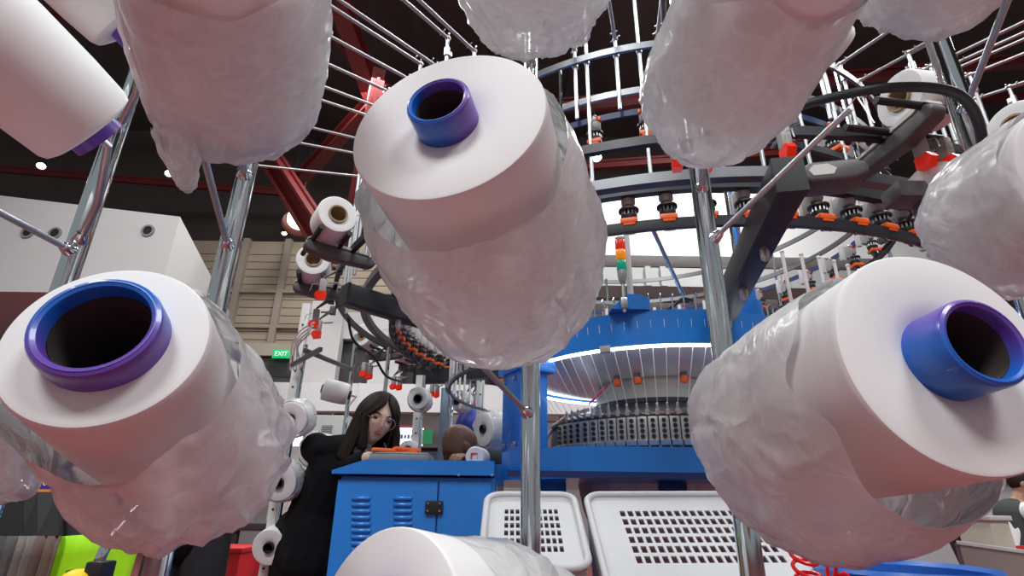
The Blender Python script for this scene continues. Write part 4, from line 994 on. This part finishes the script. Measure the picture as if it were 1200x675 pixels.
b = MB(); chain(b, [(n2_ + Vector((0, .05, -.05)), .09), (c2_, .155), (p2_, .165)]); chain(b, [(Vector((-.32, 3.15, 1.06)), .07), (Vector((-.30, 3.14, 1.06)), .07), (Vector((-.26, 3.0, .965)), .056), (hA + Vector((.05, .09, -.06)), .042)]); chain(b, [(Vector((-.46, 3.17, 1.06)), .075), (Vector((-.50, 3.18, 1.04)), .07), (Vector((-.52, 3.0, .88)), .056), (Vector((-.53, 2.89, .82)), .042)])
o = b.obj('jacket', mat('navy_cloth', (.02, .03, .09), .8, var=.2), P2); unify(o, .010, 4)
b = MB()
for s in (-1, 1): chain(b, [(p2_ + Vector((s * .085, 0, 0)), .125), (Vector((-.36 + s * .11, 3.22, .46)), .09), (Vector((-.36 + s * .11, 3.42, .10)), .065)])
o = b.obj('trousers', BCLOTH, P2); unify(o, .011, 4)
q = aty(560, 535, 2.62); t = thing('tape_roll', 'white round roll with a red mark lying on the cabinet near the blue leg', 'roll', (q.x, 2.62, zt))
b = MB(); b.lathe([(-.05, 0), (-.05, .040), (-.04, .047), (.04, .047), (.05, .04), (.05, 0)], (q.x, 2.62, zt + .047), (.25, 1, 0), 28); b.obj('roll_body', WPLAS, t)
c = Vector((q.x - .012, 2.57, zt + .06)); b = MB(); b.box(c, (.034, .004, .007)); b.box(c + Vector((-.015, 0, -.012)), (.006, .004, .022)); b.box(c + Vector((.015, 0, -.012)), (.006, .004, .022)); b.obj('red_mark', RED, t)
# ---- the man at the desk, far right
def seated(hcx, label):
    P3 = thing('person', label, 'person', (hcx.x, hcx.y, 0)); h = hcx; z0 = h.z
    b = MB(); R3 = head_mesh(b, h, Vector((.75, -.55, -.35)), Vector((.15, 0, 1)), 1.0)
    nb_ = h + Vector((-.07, .03, -.16)); pl = h + Vector((-.22, .05, -.66)); ch_ = h + Vector((-.13, .04, -.34))
    chain(b, [(h + Vector((-.02, .02, -.07)), .055), (nb_, .058)]); chain(b, [(nb_, .07), (ch_, .14), (pl, .15)])
    arms = []
    for s in (-1, 1):
        sh = nb_ + Vector((-.01 + s * .04, s * .19, -.06)); e = sh + Vector((.12, -.04 * s, -.27)); w_ = e + Vector((.24, -.10, .04)); arms.append((sh, e, w_))
        chain(b, [(nb_, .06), (sh, .058), (e, .045), (w_, .03)]); hand(b, w_, Vector((1, -.2, -.1)), Vector((0, 0, 1)), s, .5)
        k = pl + Vector((.42, s * .10 - .05, .02)); chain(b, [(pl + Vector((0, s * .09, 0)), .10), (k, .065), (Vector((k.x + .02, k.y, .09)), .042), (Vector((k.x + .12, k.y, .04)), .036)])
    o = b.obj('body', mat('tan_skin', (.36, .19, .12), .5, var=.08), P3); unify(o, .008, 3)
    b = MB(); chain(b, [(nb_ + Vector((0, 0, -.03)), .085), (ch_, .158), (pl + Vector((0, 0, .05)), .162)])
    for sh, e, w_ in arms: chain(b, [(nb_ + Vector((0, 0, -.03)), .075), (sh, .082), (e, .062), (e.lerp(w_, .85), .045)])
    o = b.obj('white_shirt', mat('white_shirt', (.75, .75, .74), .8, var=.05), P3); unify(o, .012, 4)
    b = MB(); chain(b, [(ch_ + Vector((.012, -.01, .08)), .150), (ch_ + Vector((.01, -.01, -.05)), .166), (pl + Vector((.01, 0, .04)), .172)]); o = b.obj('dark_vest', mat('grey_vest', (.035, .04, .04), .8, var=.2), P3); unify(o, .012, 4)
    b = MB(); b.ball(h + R3 @ Vector((0, -.016, .028)), .1, 14, (.86, .98, 1.02), R3); b.ball(h + R3 @ Vector((0, .045, -.085)), .05, 10, (1.1, .75, .62), R3); b.obj('hair_and_beard', HAIR, P3)
    b = MB()
    for s in (-1, 1):
        k = pl + Vector((.42, s * .10 - .05, .02)); chain(b, [(pl + Vector((0, s * .085, 0)), .125), (k, .085), (Vector((k.x + .02, k.y, .10)), .06)])
    o = b.obj('trousers', BCLOTH, P3); unify(o, .014, 4)
    return P3, pl
h3 = W(1199, 567, 4.5)
P3, pl3 = seated(h3, 'man with dark hair and beard, white shirt and dark vest, seated at the right edge')
t = thing('desk_chair', 'black chair carrying the seated man at the right edge', 'chair', (pl3.x, pl3.y, 0))
b = MB(); b.box((pl3.x + .05, pl3.y, pl3.z - .19), (.46, .46, .06), bev=.02); b.obj('seat', BLACK, t)
b = MB(); b.beam((pl3.x - .26, pl3.y, pl3.z - .05), (pl3.x - .36, pl3.y, pl3.z + .36), .40, .03, up=Vector((1, 0, .3)), bev=.01); b.obj('backrest', BLACK, t)
for sx in (-1, 1):
    for sy in (-1, 1):
        b = MB(); b.tube([(pl3.x + .05 + sx * .19, pl3.y + sy * .19, pl3.z - .21), (pl3.x + .05 + sx * .21, pl3.y + sy * .21, 0)], .013, 8); b.obj('leg', BLACK, t)
b = MB()
for s in (-1, 1): b.tube([(pl3.x - .15, pl3.y + s * .19, pl3.z - .2), (pl3.x - .26, pl3.y + s * .19, pl3.z - .05)], .013, 8)
b.obj('back_frame', BLACK, t)
# ---- standing person behind the lower left bobbin
x0 = -1.72; y0 = 3.25
P4 = thing('person', 'standing person in black trousers, only the legs showing under the lower left bag', 'person', (x0, y0, 0))
b = MB(); h4 = Vector((x0, y0 - .02, 1.56)); R4 = head_mesh(b, h4, Vector((.3, .9, -.1)), Vector((0, 0, 1)))
chain(b, [(h4 + Vector((0, 0, -.08)), .055), (Vector((x0, y0, 1.40)), .06), (Vector((x0, y0, 1.22)), .13), (Vector((x0, y0, .92)), .14)])
for s in (-1, 1):
    chain(b, [(Vector((x0, y0, 1.38)), .06), (Vector((x0 + s * .19, y0, 1.36)), .058), (Vector((x0 + s * .22, y0 + .03, 1.08)), .044), (Vector((x0 + s * .17, y0 + .20, .98)), .03)]); hand(b, Vector((x0 + s * .17, y0 + .20, .98)), Vector((-.4 * s, 1, 0)), Vector((0, 0, 1)), s, .5)
    chain(b, [(Vector((x0 + s * .09, y0, .9)), .10), (Vector((x0 + s * .13, y0, .5)), .068), (Vector((x0 + s * .15, y0 + .03, .09)), .043), (Vector((x0 + s * .15, y0 - .08, .04)), .036)])
o = b.obj('body', SKINL, P4); unify(o, .007, 3)
b = MB(); chain(b, [(Vector((x0, y0, 1.37)), .085), (Vector((x0, y0, 1.2)), .16), (Vector((x0, y0, .88)), .165)])
for s in (-1, 1): chain(b, [(Vector((x0 + s * .1, y0, 1.36)), .075), (Vector((x0 + s * .19, y0, 1.35)), .078), (Vector((x0 + s * .22, y0 + .03, 1.08)), .062), (Vector((x0 + s * .18, y0 + .17, 1.0)), .045)])
o = b.obj('jacket', BCLOTH, P4); unify(o, .011, 4)
b = MB()
for s in (-1, 1): chain(b, [(Vector((x0 + s * .085, y0, .9)), .128), (Vector((x0 + s * .13, y0, .5)), .095), (Vector((x0 + s * .15, y0 + .03, .10)), .075)])
o = b.obj('trousers', mat('black_trousers', (.014, .015, .02), .8, var=.3), P4); unify(o, .011, 4)
b = MB(); b.ball(h4 + R4 @ Vector((0, -.016, .028)), .1, 14, (.86, .98, 1.02), R4); b.obj('hair', HAIR, P4)
b = MB()
for s in (-1, 1): b.ball(Vector((x0 + s * .15, y0 - .05, .045)), .05, 10, (.9, 2.2, .85))
b.obj('shoes', BLACK, P4)
# ================================================================== crates under the machine
CRATE = mat('crate_plastic', (.56, .56, .57), .45, var=.04, scale=6)
def crate(label, TL, TR, BL, BR, nx, ny, mu, mv):
    TL, TR, BL, BR = (Vector(v) for v in (TL, TR, BL, BR)); c = (TL + TR + BL + BR) / 4
    t = thing('plastic_crate', label, 'crate', c)
    u = (TR - TL + BR - BL).normalized(); v = (BL - TL + BR - TR); v = (v - u * v.dot(u)).normalized(); n = u.cross(v).normalized()
    if n.y > 0: n = -n
    Wd = ((TR - TL).length + (BR - BL).length) / 2; Hd = ((BL - TL).length + (BR - TR).length) / 2
    o0 = c - u * Wd / 2 - v * Hd / 2
    us = [0, mu]; vs = [0, mv]
    gx = (Wd - 2 * mu) / (nx * 1.5 - .5); gy = (Hd - 2.0 * mv - .02) / (ny * 1.5 - .5)
    for i in range(nx): us += [mu + i * 1.5 * gx + gx] + ([mu + (i + 1) * 1.5 * gx] if i < nx - 1 else [])
    for j in range(ny): vs += [mv + j * 1.5 * gy + gy] + ([mv + (j + 1) * 1.5 * gy] if j < ny - 1 else [])
    us.append(Wd); vs.append(Hd)
    b = MB(); V = [[b.bm.verts.new(o0 + u * x + v * y) for x in us] for y in vs]
    for j in range(len(vs) - 1):
        for i in range(len(us) - 1):
            if i % 2 == 1 and j % 2 == 1: continue
            b.bm.faces.new((V[j][i], V[j][i + 1], V[j + 1][i + 1], V[j + 1][i]))
    o = b.obj('perforated_base', CRATE, t, smooth=False); m_ = o.modifiers.new('thick', 'SOLIDIFY'); m_.thickness = .005
    def rr(off, rad, h):
        pts = []
        for (cx, cy, a0) in ((Wd + off - rad, -off + rad, -90), (Wd + off - rad, Hd + off - rad, 0), (-off + rad, Hd + off - rad, 90), (-off + rad, -off + rad, 180)):
            for k in range(7):
                a = math.radians(a0 + 15 * k); pts.append(o0 + u * (cx + rad * math.cos(a)) + v * (cy + rad * math.sin(a)) + n * h)
        return pts
    b = MB(); b.tube(rr(.006, .045, .012), .010, 10, closed=True); b.obj('rim', CRATE, t)
    b = MB(); A = rr(.0, .04, .008); B = rr(.004, .04, -.05); D = rr(-.02, .03, -.30)
    rows = [[b.bm.verts.new(p) for p in q] for q in (A, B, D)]
    for X, Y in zip(rows, rows[1:]):
        for i in range(len(X)): b.bm.faces.new((X[i], X[(i + 1) % len(X)], Y[(i + 1) % len(X)], Y[i]))
    o = b.obj('side_wall', CRATE, t); m_ = o.modifiers.new('thick', 'SOLIDIFY'); m_.thickness = .004
    return t
crate('white perforated plastic crate behind the middle creel post', W(594, 586, 1.72), W(686, 586, 1.72), W(540, 668, 1.36), W(668, 668, 1.36), 10, 6, .05, .065)
crate('white perforated plastic crate right of the middle post, the wider one', W(716, 588, 1.70), W(925, 586, 1.70), W(680, 688, 1.32), W(950, 688, 1.32), 17, 6, .085, .075)
# red coil hose and blue tub
b = MB(); a0, a1 = W(936, 628, 1.16), W(952, 700, 1.10); d = (a1 - a0); e1 = RT; e2 = FW
pts = []
for i in range(150):
    t_ = i / 149; an = 2 * PI * 4.6 * t_; pts.append(a0 + d * t_ + e1 * math.cos(an) * .024 + e2 * math.sin(an) * .024)
pts += smooth_pts([pts[-1], W(972, 690, 1.12), W(981, 655, 1.12), W(976, 645, 1.14), W(970, 655, 1.15), W(972, 680, 1.14), W(990, 672, 1.12), W(1000, 690, 1.12)], 6)
b.tube(pts, .0042, 8); o = b.obj('coiled_air_hose', mat('red_hose', (.85, .008, .012), .3), None, loc=tuple(a0)); tag(o, 'bright red coiled air hose by the blue tub, under the big right bobbin', 'hose')
c = W(1066, 702, 1.29); t = thing('blue_tub', 'large blue plastic tub under the big right bobbin', 'tub', (c.x, c.y, 0))
TUB = mat('blue_plastic', (.02, .13, .52), .38, var=.1, scale=5)
b = MB(); b.lathe([(0, 0), (0, .15), (c.z * .5, .17), (c.z + .045, .185), (c.z + .06, .195), (c.z + .07, .19), (c.z + .06, .178), (c.z * .5, .16), (.02, .14), (.02, 0)], (c.x, c.y, 0), (0, 0, 1), 44); b.obj('tub_shell', TUB, t)
b = MB(); b.torus((c.x, c.y, c.z + .01), .192, .008, 44); b.obj('tub_rib', TUB, t)
# ================================================================== the stand at the right edge
q = W(1165, 638, 2.2); t = thing('beige_board', 'beige low board with a white top edge, bottom right corner', 'board', (q.x, q.y, 0))
pA, pB = W(1124, 637, 2.3), W(1260, 656, 2.1)
b = MB(); b.prism([Vector((pA.x, pA.y, 0)), Vector((pB.x, pB.y, 0)), Vector((pB.x, pB.y, pB.z)), Vector((pA.x, pA.y, pA.z))], (0, 0, 0), (.01, .04, 0)); b.obj('board_panel', mat('beige_panel', (.38, .31, .28), .7, var=.04), t, smooth=False)
b = MB(); b.beam(pA + Vector((.005, .02, .004)), pB + Vector((.005, .02, .004)), .05, .012); b.obj('top_edge', WPLAS, t)
q = W(1158, 604, 3.85); t = thing('white_desk', 'small white desk in front of the seated man at right', 'desk', (q.x, q.y, 0))
b = MB(); b.box((q.x - .06, q.y, q.z - .015), (.16, .34, .03), bev=.005); b.obj('desk_top', WPAINT, t)
b = MB(); b.box((q.x - .06, q.y, (q.z - .03) / 2), (.13, .30, q.z - .03), bev=.005); b.obj('desk_body', mat('cream_panel', (.58, .56, .46), .6, var=.03), t)
for k, (px, py, c_, n_, lab) in enumerate(((1186, 632, (.02, .26, .08), 'green', 'green floor panel beside the white desk'), (1190, 646, (.6, .02, .02), 'red', 'bright red floor panel beside the white desk'))):
    q = W(px, py - 5 , 4.35 - .15 * k); b = MB(); b.box((q.x + .45, q.y, q.z - .2 * (1 if k else .6)), (1.1, .03, .42 if k else .26), bev=.004); o = b.obj('floor_panel', mat(n_ + '_panel', c_, .6, var=.08), None, loc=(q.x + .4, q.y, 0)); tag(o, lab, 'panel')
q = aty(1150, 570, 8.4); b = MB(); b.box((q.x + 1.2, 8.6, 1.5), (5, .1, 3.0)); struct(b, 'wall_booth', mat('pale_booth', (.42, .43, .46), .7, var=.05))
q = aty(1184, 556, 8.45); t = thing('notice_board', 'dark photo board on the booth wall over the seated man', 'board', q)
b = MB(); b.box(q, (.62, .03, .20)); b.obj('board_back', BLACK, t)
for i in range(7):
    for j in range(2):
        b = MB(); b.box(q + Vector((-.26 + i * .085, -.02, .05 - j * .09)), (.06, .012, .06)); b.obj('photo', mat('photo_%d' % ((i + j) % 3), ((.2, .22, .35), (.42, .42, .46), (.08, .1, .2))[(i + j) % 3], .5), t)
for k, (px, py) in enumerate(((1138, 585), (1155, 596))):
    q = Vector((W(1158, 604, 3.85).x + (-.03 if k else -.10), W(1158, 604, 3.85).y, W(1158, 604, 3.85).z + .036)); b = MB(); b.box(q, (.06, .1, .07), Matrix.Rotation(.3 + k * .4, 3, 'Z'), bev=.01); o = b.obj('paper_packet', mat('mottled_paper', (.45, .46, .5), .7, var=.5, scale=30), None, loc=tuple(q)); tag(o, ('mottled packet on the white desk, next to the plastic bag', 'mottled packet on the white desk, on the seated man\'s side')[k], 'packet')
# ================================================================== rear creel at the left
def rear_post(px, py, ytop, d, label, w=.045, perf=True, r=None, m_=None):
    q = W(px, py, d); zt_ = aty(px, ytop, q.y).z
    # upright stays vertical: height read on its own vertical plane
    t = thing('rear_creel_post', label, 'post', (q.x, q.y, 0)); b = MB()
    if r: b.cyl((q.x, q.y, 0), (q.x, q.y, zt_), r, 16); b.obj('upright', m_ or STEEL, t)
    else:
        b.box((q.x, q.y, zt_ / 2), (w, .03, zt_), bev=.003); u_ = b.obj('upright', m_ or WPLAS, t)
        if perf:
            b = MB(); z = .2
            while z < zt_ - .05: b.lathe([(0, 0), (0, .006), (.004, .006), (.004, 0)], (q.x, q.y - .0155, z), (0, -1, 0), 8); z += .09
            b.obj('bolt_holes', BLACK, u_)
    return t, q
rear_post(345, 450, 356, 3.05, 'white perforated creel upright at left, carrying the three hanging wrapped bobbins')
rear_post(337, 540, 404, 2.85, 'slim steel rod standing in front of the white perforated upright', r=.013)
rear_post(408, 470, 392, 3.5, 'slim steel rod left of the writing woman\'s head', r=.014)
rear_post(453, 440, 390, 3.5, 'short steel rod above the writing woman\'s head', r=.013)
rear_post(489, 490, 440, 3.5, 'white perforated upright right of the writing woman', w=.05)
rear_post(494, 490, 440, 3.4, 'slim steel rod in front of the white upright right of the woman', r=.011)
rear_post(520, 500, 455, 3.5, 'broad blue grey steel post left of the bald man', w=.055, perf=False, m_=mat('blue_grey_steel', (.22, .30, .40), .3, .6, var=.3, scale=8))
rear_post(529, 480, 430, 3.45, 'slim steel rod just left of the bald man', r=.012)
rear_post(562, 495, 430, 3.6, 'white perforated upright between the bald man and the blue leg', w=.05)
rear_post(363, 560, 505, 3.42, 'white perforated upright behind the woman, between two white bobbins', w=.04)
RPEG = []
def rb(px, py, d, r, L, dirv, label, bag=True, seed=1):
    p = W(px, py, d); dv = Vector(dirv).normalized(); RPEG.append((p + dv * (L / 2 - .01), dv, r))
    bobbin(label, p - dv * L / 2, p + dv * L / 2, r, r * .95, tr=.026, out=.012, back=.01, bag=[(.02, r * 1.04), (L * .5, r * 1.12), (L * .9, r * 1.05), (L * 1.12, r * .6), (L * 1.2, .01)] if bag else None, seed=seed, sag=(0, 0, -.012), tail=(0, 0, 0), amp=.14, core=BLACK, name='rear_bobbin', group='bobbins on the rear creel', res=36, hollow=True)
rb(345, 490, 2.75, .082, .14, (.0, 1, .25), 'wrapped bobbin with black hub, topmost on the white perforated upright', seed=61)
rb(332, 563, 2.72, .085, .14, (.0, 1, .25), 'wrapped bobbin with black hub, second down on the white perforated upright', seed=62)
rb(321, 637, 2.70, .083, .14, (.0, 1, .25), 'bobbin with black hub, lowest on the white perforated upright', bag=False, seed=63)
rb(393, 459, 3.0, .060, .15, (1, .2, -.2), 'white bobbin lying sideways left of the slim rod, over the woman', bag=False, seed=64)
rb(373, 528, 3.25, .085, .16, (.4, 1, .2), 'wrapped bobbin peeping from behind the woman\'s shoulder', seed=65)
rb(366, 596, 3.2, .075, .15, (.8, 1, .1), 'white bobbin left of the woman\'s waist', bag=False, seed=66)
rb(354, 667, 3.0, .075, .15, (.8, 1, .1), 'white bobbin at the bottom edge left of the woman', bag=False, seed=67)
rb(492, 468, 3.35, .062, .12, (.1, 1, .1), 'small wrapped bobbin high on the white upright right of the woman', seed=68)
rb(540, 470, 3.6, .06, .12, (.6, 1, .1), 'small wrapped bobbin below the lower black arm', seed=69)
rb(577, 503, 3.3, .10, .16, (1, .75, .1), 'large white bobbin against the blue crown leg', seed=70)
rb(480, 528, 3.4, .06, .12, (.1, 1, .1), 'pale round bobbin behind the grey tray', bag=False, seed=71)
POSTS = [o for o in C.objects if o.name.startswith('rear_creel_post') and 'standing in front of' not in o['label']]
BACK = [o for o in POSTS if 'behind the woman' in o['label']]
for n_, (p, dv, r) in enumerate(RPEG):
    q = min(BACK if n_ in (4, 5, 6) else [o for o in POSTS if 'left of the writing' in o['label']] if n_ == 3 else POSTS, key=lambda o: (o.location.x - p.x) ** 2 + (o.location.y - p.y) ** 2)
    e = p + dv * .05; z1_ = min(e.z + .02, 2.0)
    b = MB(); b.tube([p, e, Vector((q.location.x, q.location.y, z1_))], .006, 8); b.obj('peg', STEEL, q)
# dark rails of the rear creel
for k, (p, q, lab) in enumerate((((356, 410, 2.85), (412, 433, 3.05), 'dark rail from the slim steel rod to the roller units'), ((342, 428, 3.0), (376, 409, 2.7), 'short dark rail joining the white upright to the slim rod'))):
    b = MB(); b.beam(W(*p), W(*q), .02, .022, bev=.003); o = b.obj('creel_rail', DSTEEL, None, loc=tuple(W(*p))); tag(o, lab, 'rail')
# fan of white air tubes by the two stacked red lamps
for k in range(4):
    b = MB(); b.tube(smooth_pts([W(368 - k * 1.5, 378 + k * 4, 2.6), W(352 - k, 388 + k * 6, 2.9), W(342 + k * 3, 406 + k * 5, 3.0), W(340.5 + k * 3.4, 434, 3.02)], 5), .005, 6); o = b.obj('white_air_tube', WPLAS, None, loc=tuple(W(346, 430, 3.02))); tag(o, 'thin white air tube fanning from the white upright to the stacked red lamps', 'tube', 'white air tubes')
# blue and dark sacks by the crown leg, grey machine box behind the woman
t = W(553, 505, 3.9); o = MB().ball(t, .14, 16, (.9, .8, 1.25)).obj('blue_sack', mat('royal_blue_sack', (.012, .03, .32), .45, var=.2, scale=10, bump=.4), None, loc=tuple(t)); tag(o, 'royal blue sack behind the bald man', 'sack')
t = W(572, 540, 3.7); o = MB().ball(t, .17, 16, (.9, .8, 1.0)).obj('dark_sack', mat('dark_teal_sack', (.012, .03, .04), .6, var=.3, scale=14, bump=.4), None, loc=tuple(t)); tag(o, 'dark teal sack below the large white bobbin', 'sack')
q = W(382, 512, 5.3); t = thing('machine_box', 'pale grey machine box with a square vent, behind the woman\'s shoulder', 'box', (q.x, q.y, 0))
b = MB(); b.box((q.x, q.y + .2, (q.z + .21) / 2), (.41, .4, q.z + .21), bev=.02); b.obj('box_body', mat('pale_grey_box', (.45, .46, .45), .5, var=.05), t)
b = MB(); b.box((q.x + .0, q.y - .005, q.z + .05), (.10, .012, .12)); v_ = b.obj('vent_grille', mat('grey_vent', (.20, .21, .21), .6), t)
b = MB()
for k in range(6): b.box((q.x, q.y - .014, q.z + .005 + k * .018), (.095, .008, .006))
b.obj('vent_slats', GREYP, v_)
# lit booth signs
LIT = mat('lit_panel', (.9, .92, 1), .4, emit=(.85, .9, 1), estr=1.1); SGREEN = mat('sign_green', (.01, .22, .07), .5); SRED = mat('sign_red', (.5, .03, .06), .5); DKT = mat('sign_ink', (.08, .12, .3), .5)
def sign(px, py, d, w, h, label, strokes=True):
    q = W(px, py, d); t = thing('booth_sign', label, 'sign', q)
    b = MB(); b.box(q, (w, .05, h), bev=.005); b.obj('lit_face', LIT, t)
    b = MB(); b.box((q.x, q.y + .035, (q.z + h * .4) / 2), (.08, .02, q.z + h * .4)); b.obj('stand_pole', GREYP, t)
    b = MB(); b.box(q + Vector((0, .0, h * .55)), (w * 1.02, .06, h * .1)); b.obj('red_stripe', SRED, t)
    if strokes:
        for k in range(6): b = MB(); b.box(q + Vector((-w * .3 + k * w * .11, -.028, .0)), (w * .07, .006, h * .18 * (1 + .3 * (k % 2)))); b.obj('lettering', DKT, t)
    b = MB(); b.box(q + Vector((w * .5 + .06, 0, -.0)), (.14, .052, h * .8)); b.obj('green_block', SGREEN, t)
sign(330, 513, 7.5, .62, .22, 'lit white booth sign with a green block, left of the woman')
sign(478, 512, 7.5, .42, .24, 'lit white booth sign just right of the woman\'s hair')
q = W(450, 548, 6.4); t = thing('dark_counter', 'dark counter of the booth beyond the rear creel', 'counter', (q.x, q.y, 0))
zc = W(450, 524, 6.4).z
b = MB(); b.box((q.x + .3, q.y + .3, zc / 2), (2.2, .5, zc), bev=.01); b.obj('counter_body', mat('navy_counter', (.02, .028, .06), .6, var=.3, scale=5), t)
b = MB(); b.box((q.x + .3, q.y + .28, zc + .012), (2.26, .56, .025), bev=.005); b.obj('counter_top', BLACK, t)
# ================================================================== grey sheets and dark table, left of the woman
q = W(342, 618, 3.9); t = thing('dark_table', 'dark sample table with steel legs behind the hanging bobbins', 'table', (q.x, q.y, 0))
b = MB(); b.box((q.x, q.y + .25, q.z), (.86, .6, .05), bev=.006); b.obj('table_top', mat('dark_table_top', (.03, .03, .035), .5, var=.2), t)
b = MB(); b.box((q.x, q.y + .25, q.z - .22), (.80, .55, .03)); b.obj('lower_shelf', mat('navy_shelf', (.015, .02, .05), .5), t)
for sx in (-1, 1):
    for sy in (0, .5): b = MB(); b.box((q.x + sx * .39, q.y + sy, q.z / 2), (.04, .04, q.z), bev=.003); b.obj('leg', BLACK, t)
GS = mat('grey_sheet', (.13, .13, .135), .7, var=.15, scale=10)
for k in range(6):
    p = Vector((q.x + .12 + k * .055, q.y + .15, q.z + .025))
    b = MB(); b.prism([p + Vector((-.05 + .0, 0, 0)), p + Vector((-.035, 0, 0)), p + Vector((.055, 0, .26 - .012 * (k % 3))), p + Vector((.045, 0, .265 - .012 * (k % 3)))], (0, 0, 0), (0, .26, 0)); o = b.obj('grey_sample_sheet', GS, None, loc=tuple(p)); tag(o, 'leaning grey sample sheet on the dark table behind the hanging bobbins', 'sample', 'grey sample sheets')
p = Vector((q.x - .12, q.y + .1, q.z + .025)); t = thing('wire_brush', 'bundle of white and red wires on the dark table by the bag edge', 'wires', p)
for k in range(14):
    a = random.uniform(0, 6.28); b = MB(); b.tube(smooth_pts([p, p + Vector((.05 * math.cos(a), .03 * math.sin(a), .13)), p + Vector((.16 * math.cos(a), .08 * math.sin(a), .22 + .05 * random.random()))], 4), .003, 5); b.obj('wire', WPLAS if k % 3 else RED, t)
b = MB(); b.lathe([(0, 0), (0, .05), (.04, .045), (.05, .02), (.05, 0)], p, (0, 0, 1), 16); b.obj('wire_base', DGREY, t)
q = W(243, 668, 3.40); t = thing('red_stool', 'bright red box on the floor between the dark trouser legs', 'box', (q.x, q.y, 0))
b = MB(); b.box((q.x, q.y + .2, (q.z + .1) / 2), (.36, .36, q.z + .1), bev=.015); b.obj('box_body', mat('red_box', (.75, .03, .035), .5, var=.06), t)
b = MB(); b.box((q.x, q.y + .2, q.z + .11), (.38, .38, .03), bev=.008); b.obj('box_lid', mat('red_box', (0, 0, 0)), t)
# ================================================================== fabric samples in the lower left corner
DB = mat('black_backing', (.012, .012, .014), .65, var=.2, scale=12)
for k, (x0, x1, c_, lab) in enumerate(((-22, 27, (.085, .08, .078), 'dark grey fabric sample on a black header, at the left edge'), (24, 46, (.20, .175, .16), 'taupe fabric sample on a black header, second from the left edge'), (44, 68, (.155, .10, .085), 'brown fabric sample on a black header, next to the neon green cloth'))):
    a, c2 = W(x0, 577, 1.62), W(x1, 577, 1.62 + .01 * k); m0, m1 = W(x0, 628, 1.56), W(x1, 628, 1.56)
    t = thing('fabric_sample', lab, 'fabric sample', (a + c2) / 2)
    b = MB(); b.prism([a, c2, m1, m0], (0, 0, 0), (0, .02, 0)); b.obj('black_header', DB, t, smooth=False)
    b = MB(); top = [m0.lerp(m1, i / 10) for i in range(11)]; rows = []
    for j in range(9):
        rows.append([b.bm.verts.new(p + Vector((0, .012 * math.sin(i * 1.3 + k) - .004, -.055 * j))) for i, p in enumerate(top)])
    for A, B in zip(rows, rows[1:]):
        for i in range(10): b.bm.faces.new((A[i], A[i + 1], B[i + 1], B[i]))
    o = b.obj('hanging_fabric', mat('sample_fabric_%d' % k, c_, .9, var=.12, scale=80, bump=.3), t); m_ = o.modifiers.new('thick', 'SOLIDIFY'); m_.thickness = .006
a, c2, d2, e2_ = W(66, 588, 1.66), W(175, 592, 1.66), W(175, 630, 1.60), W(66, 632, 1.60)
t = thing('sample_board', 'black board with a neon green cloth hanging from it, lower left', 'board', (a + c2) / 2)
b = MB(); b.prism([a, c2, d2, e2_], (0, 0, 0), (0, .02, 0)); b.obj('black_header', DB, t, smooth=False)
NEON = mat('neon_green_cloth', (.36, .80, .005), .8, var=.06, scale=50, bump=.2)
b = MB(); a, c2 = W(65, 629, 1.585), W(169, 622, 1.60); rows = []
for j in range(9): rows.append([b.bm.verts.new(a.lerp(c2, i / 14) + Vector((-.004 * j, .008 * math.sin(i * .9), -.05 * j))) for i in range(15)])
for A, B in zip(rows, rows[1:]):
    for i in range(14): b.bm.faces.new((A[i], A[i + 1], B[i + 1], B[i]))
o = b.obj('neon_cloth', NEON, t); m_ = o.modifiers.new('thick', 'SOLIDIFY'); m_.thickness = .006
t = thing('chrome_handle', 'bent chrome tube with a black clamp in front of the neon green cloth', 'handle', W(112, 680, 1.2))
b = MB(); b.tube(smooth_pts([W(112, 690, 1.2), W(116, 660, 1.2), W(126, 638, 1.22), W(144, 614, 1.26), W(170, 590, 1.32)], 8), .0115, 14); b.obj('bent_tube', STEEL, t)
b = MB(); b.box(W(117, 668, 1.19), (.036, .05, .036), bev=.005); b.box(W(99, 672, 1.19), (.055, .045, .016), bev=.004); b.obj('black_clamp', BLACK, t)
q = W(91, 681, 1.17); b = MB(); b.ball(q, .032, 14, (1.1, 1, .75)); b.cyl(q - Vector((0, 0, .06)), q, .02, 16); o = b.obj('yellow_knob', mat('yellow_rubber', (.85, .62, .01), .5, var=.08), None, loc=tuple(q)); tag(o, 'yellow domed knob under the black clamp at the bottom edge', 'knob')
# poster and notice beyond
q = W(47, 576, 2.6); t = thing('booth_poster', 'violet poster with pale lettering above the black sample headers', 'poster', q)
b = MB(); b.box(q, (.14, .012, .19), bev=.003); b.box((q.x, q.y + .012, q.z / 2), (.02, .012, q.z)); b.obj('poster_sheet', mat('violet_poster', (.06, .03, .28), .5, var=.1), t)
for k, (s_, c_, z) in enumerate((('DRY', (.8, .78, .75), .045), ('FIT', (.85, .5, .35), -.035))): text(s_, 'poster_lettering', q + Vector((.0, -.009, z)), .062, mat('poster_ink_%d' % k, c_, .5), t)
b = MB(); b.box(q + Vector((0, -.008, .004)), (.11, .004, .012)); b.obj('poster_stripe', mat('poster_orange', (.8, .3, .05), .5), t)
q = W(64, 545, 2.9); t = thing('white_notice', 'white notice with small grey print beside the lower left bag', 'notice', q)
b = MB(); b.box(q, (.20, .012, .18), bev=.003); b.box((q.x, q.y + .012, q.z / 2), (.02, .012, q.z)); b.obj('notice_sheet', WPLAS, t)
for k in range(4):
    for j in range(6 - k % 2): b = MB(); b.box(q + Vector((-.07 + j * .027, -.008, .055 - k * .032)), (.018, .003, .011)); b.obj('notice_print', GREYP, t)
b = MB(); b.box(q + Vector((.0, -.008, .075)), (.05, .003, .02)); b.obj('notice_mark', RED, t)
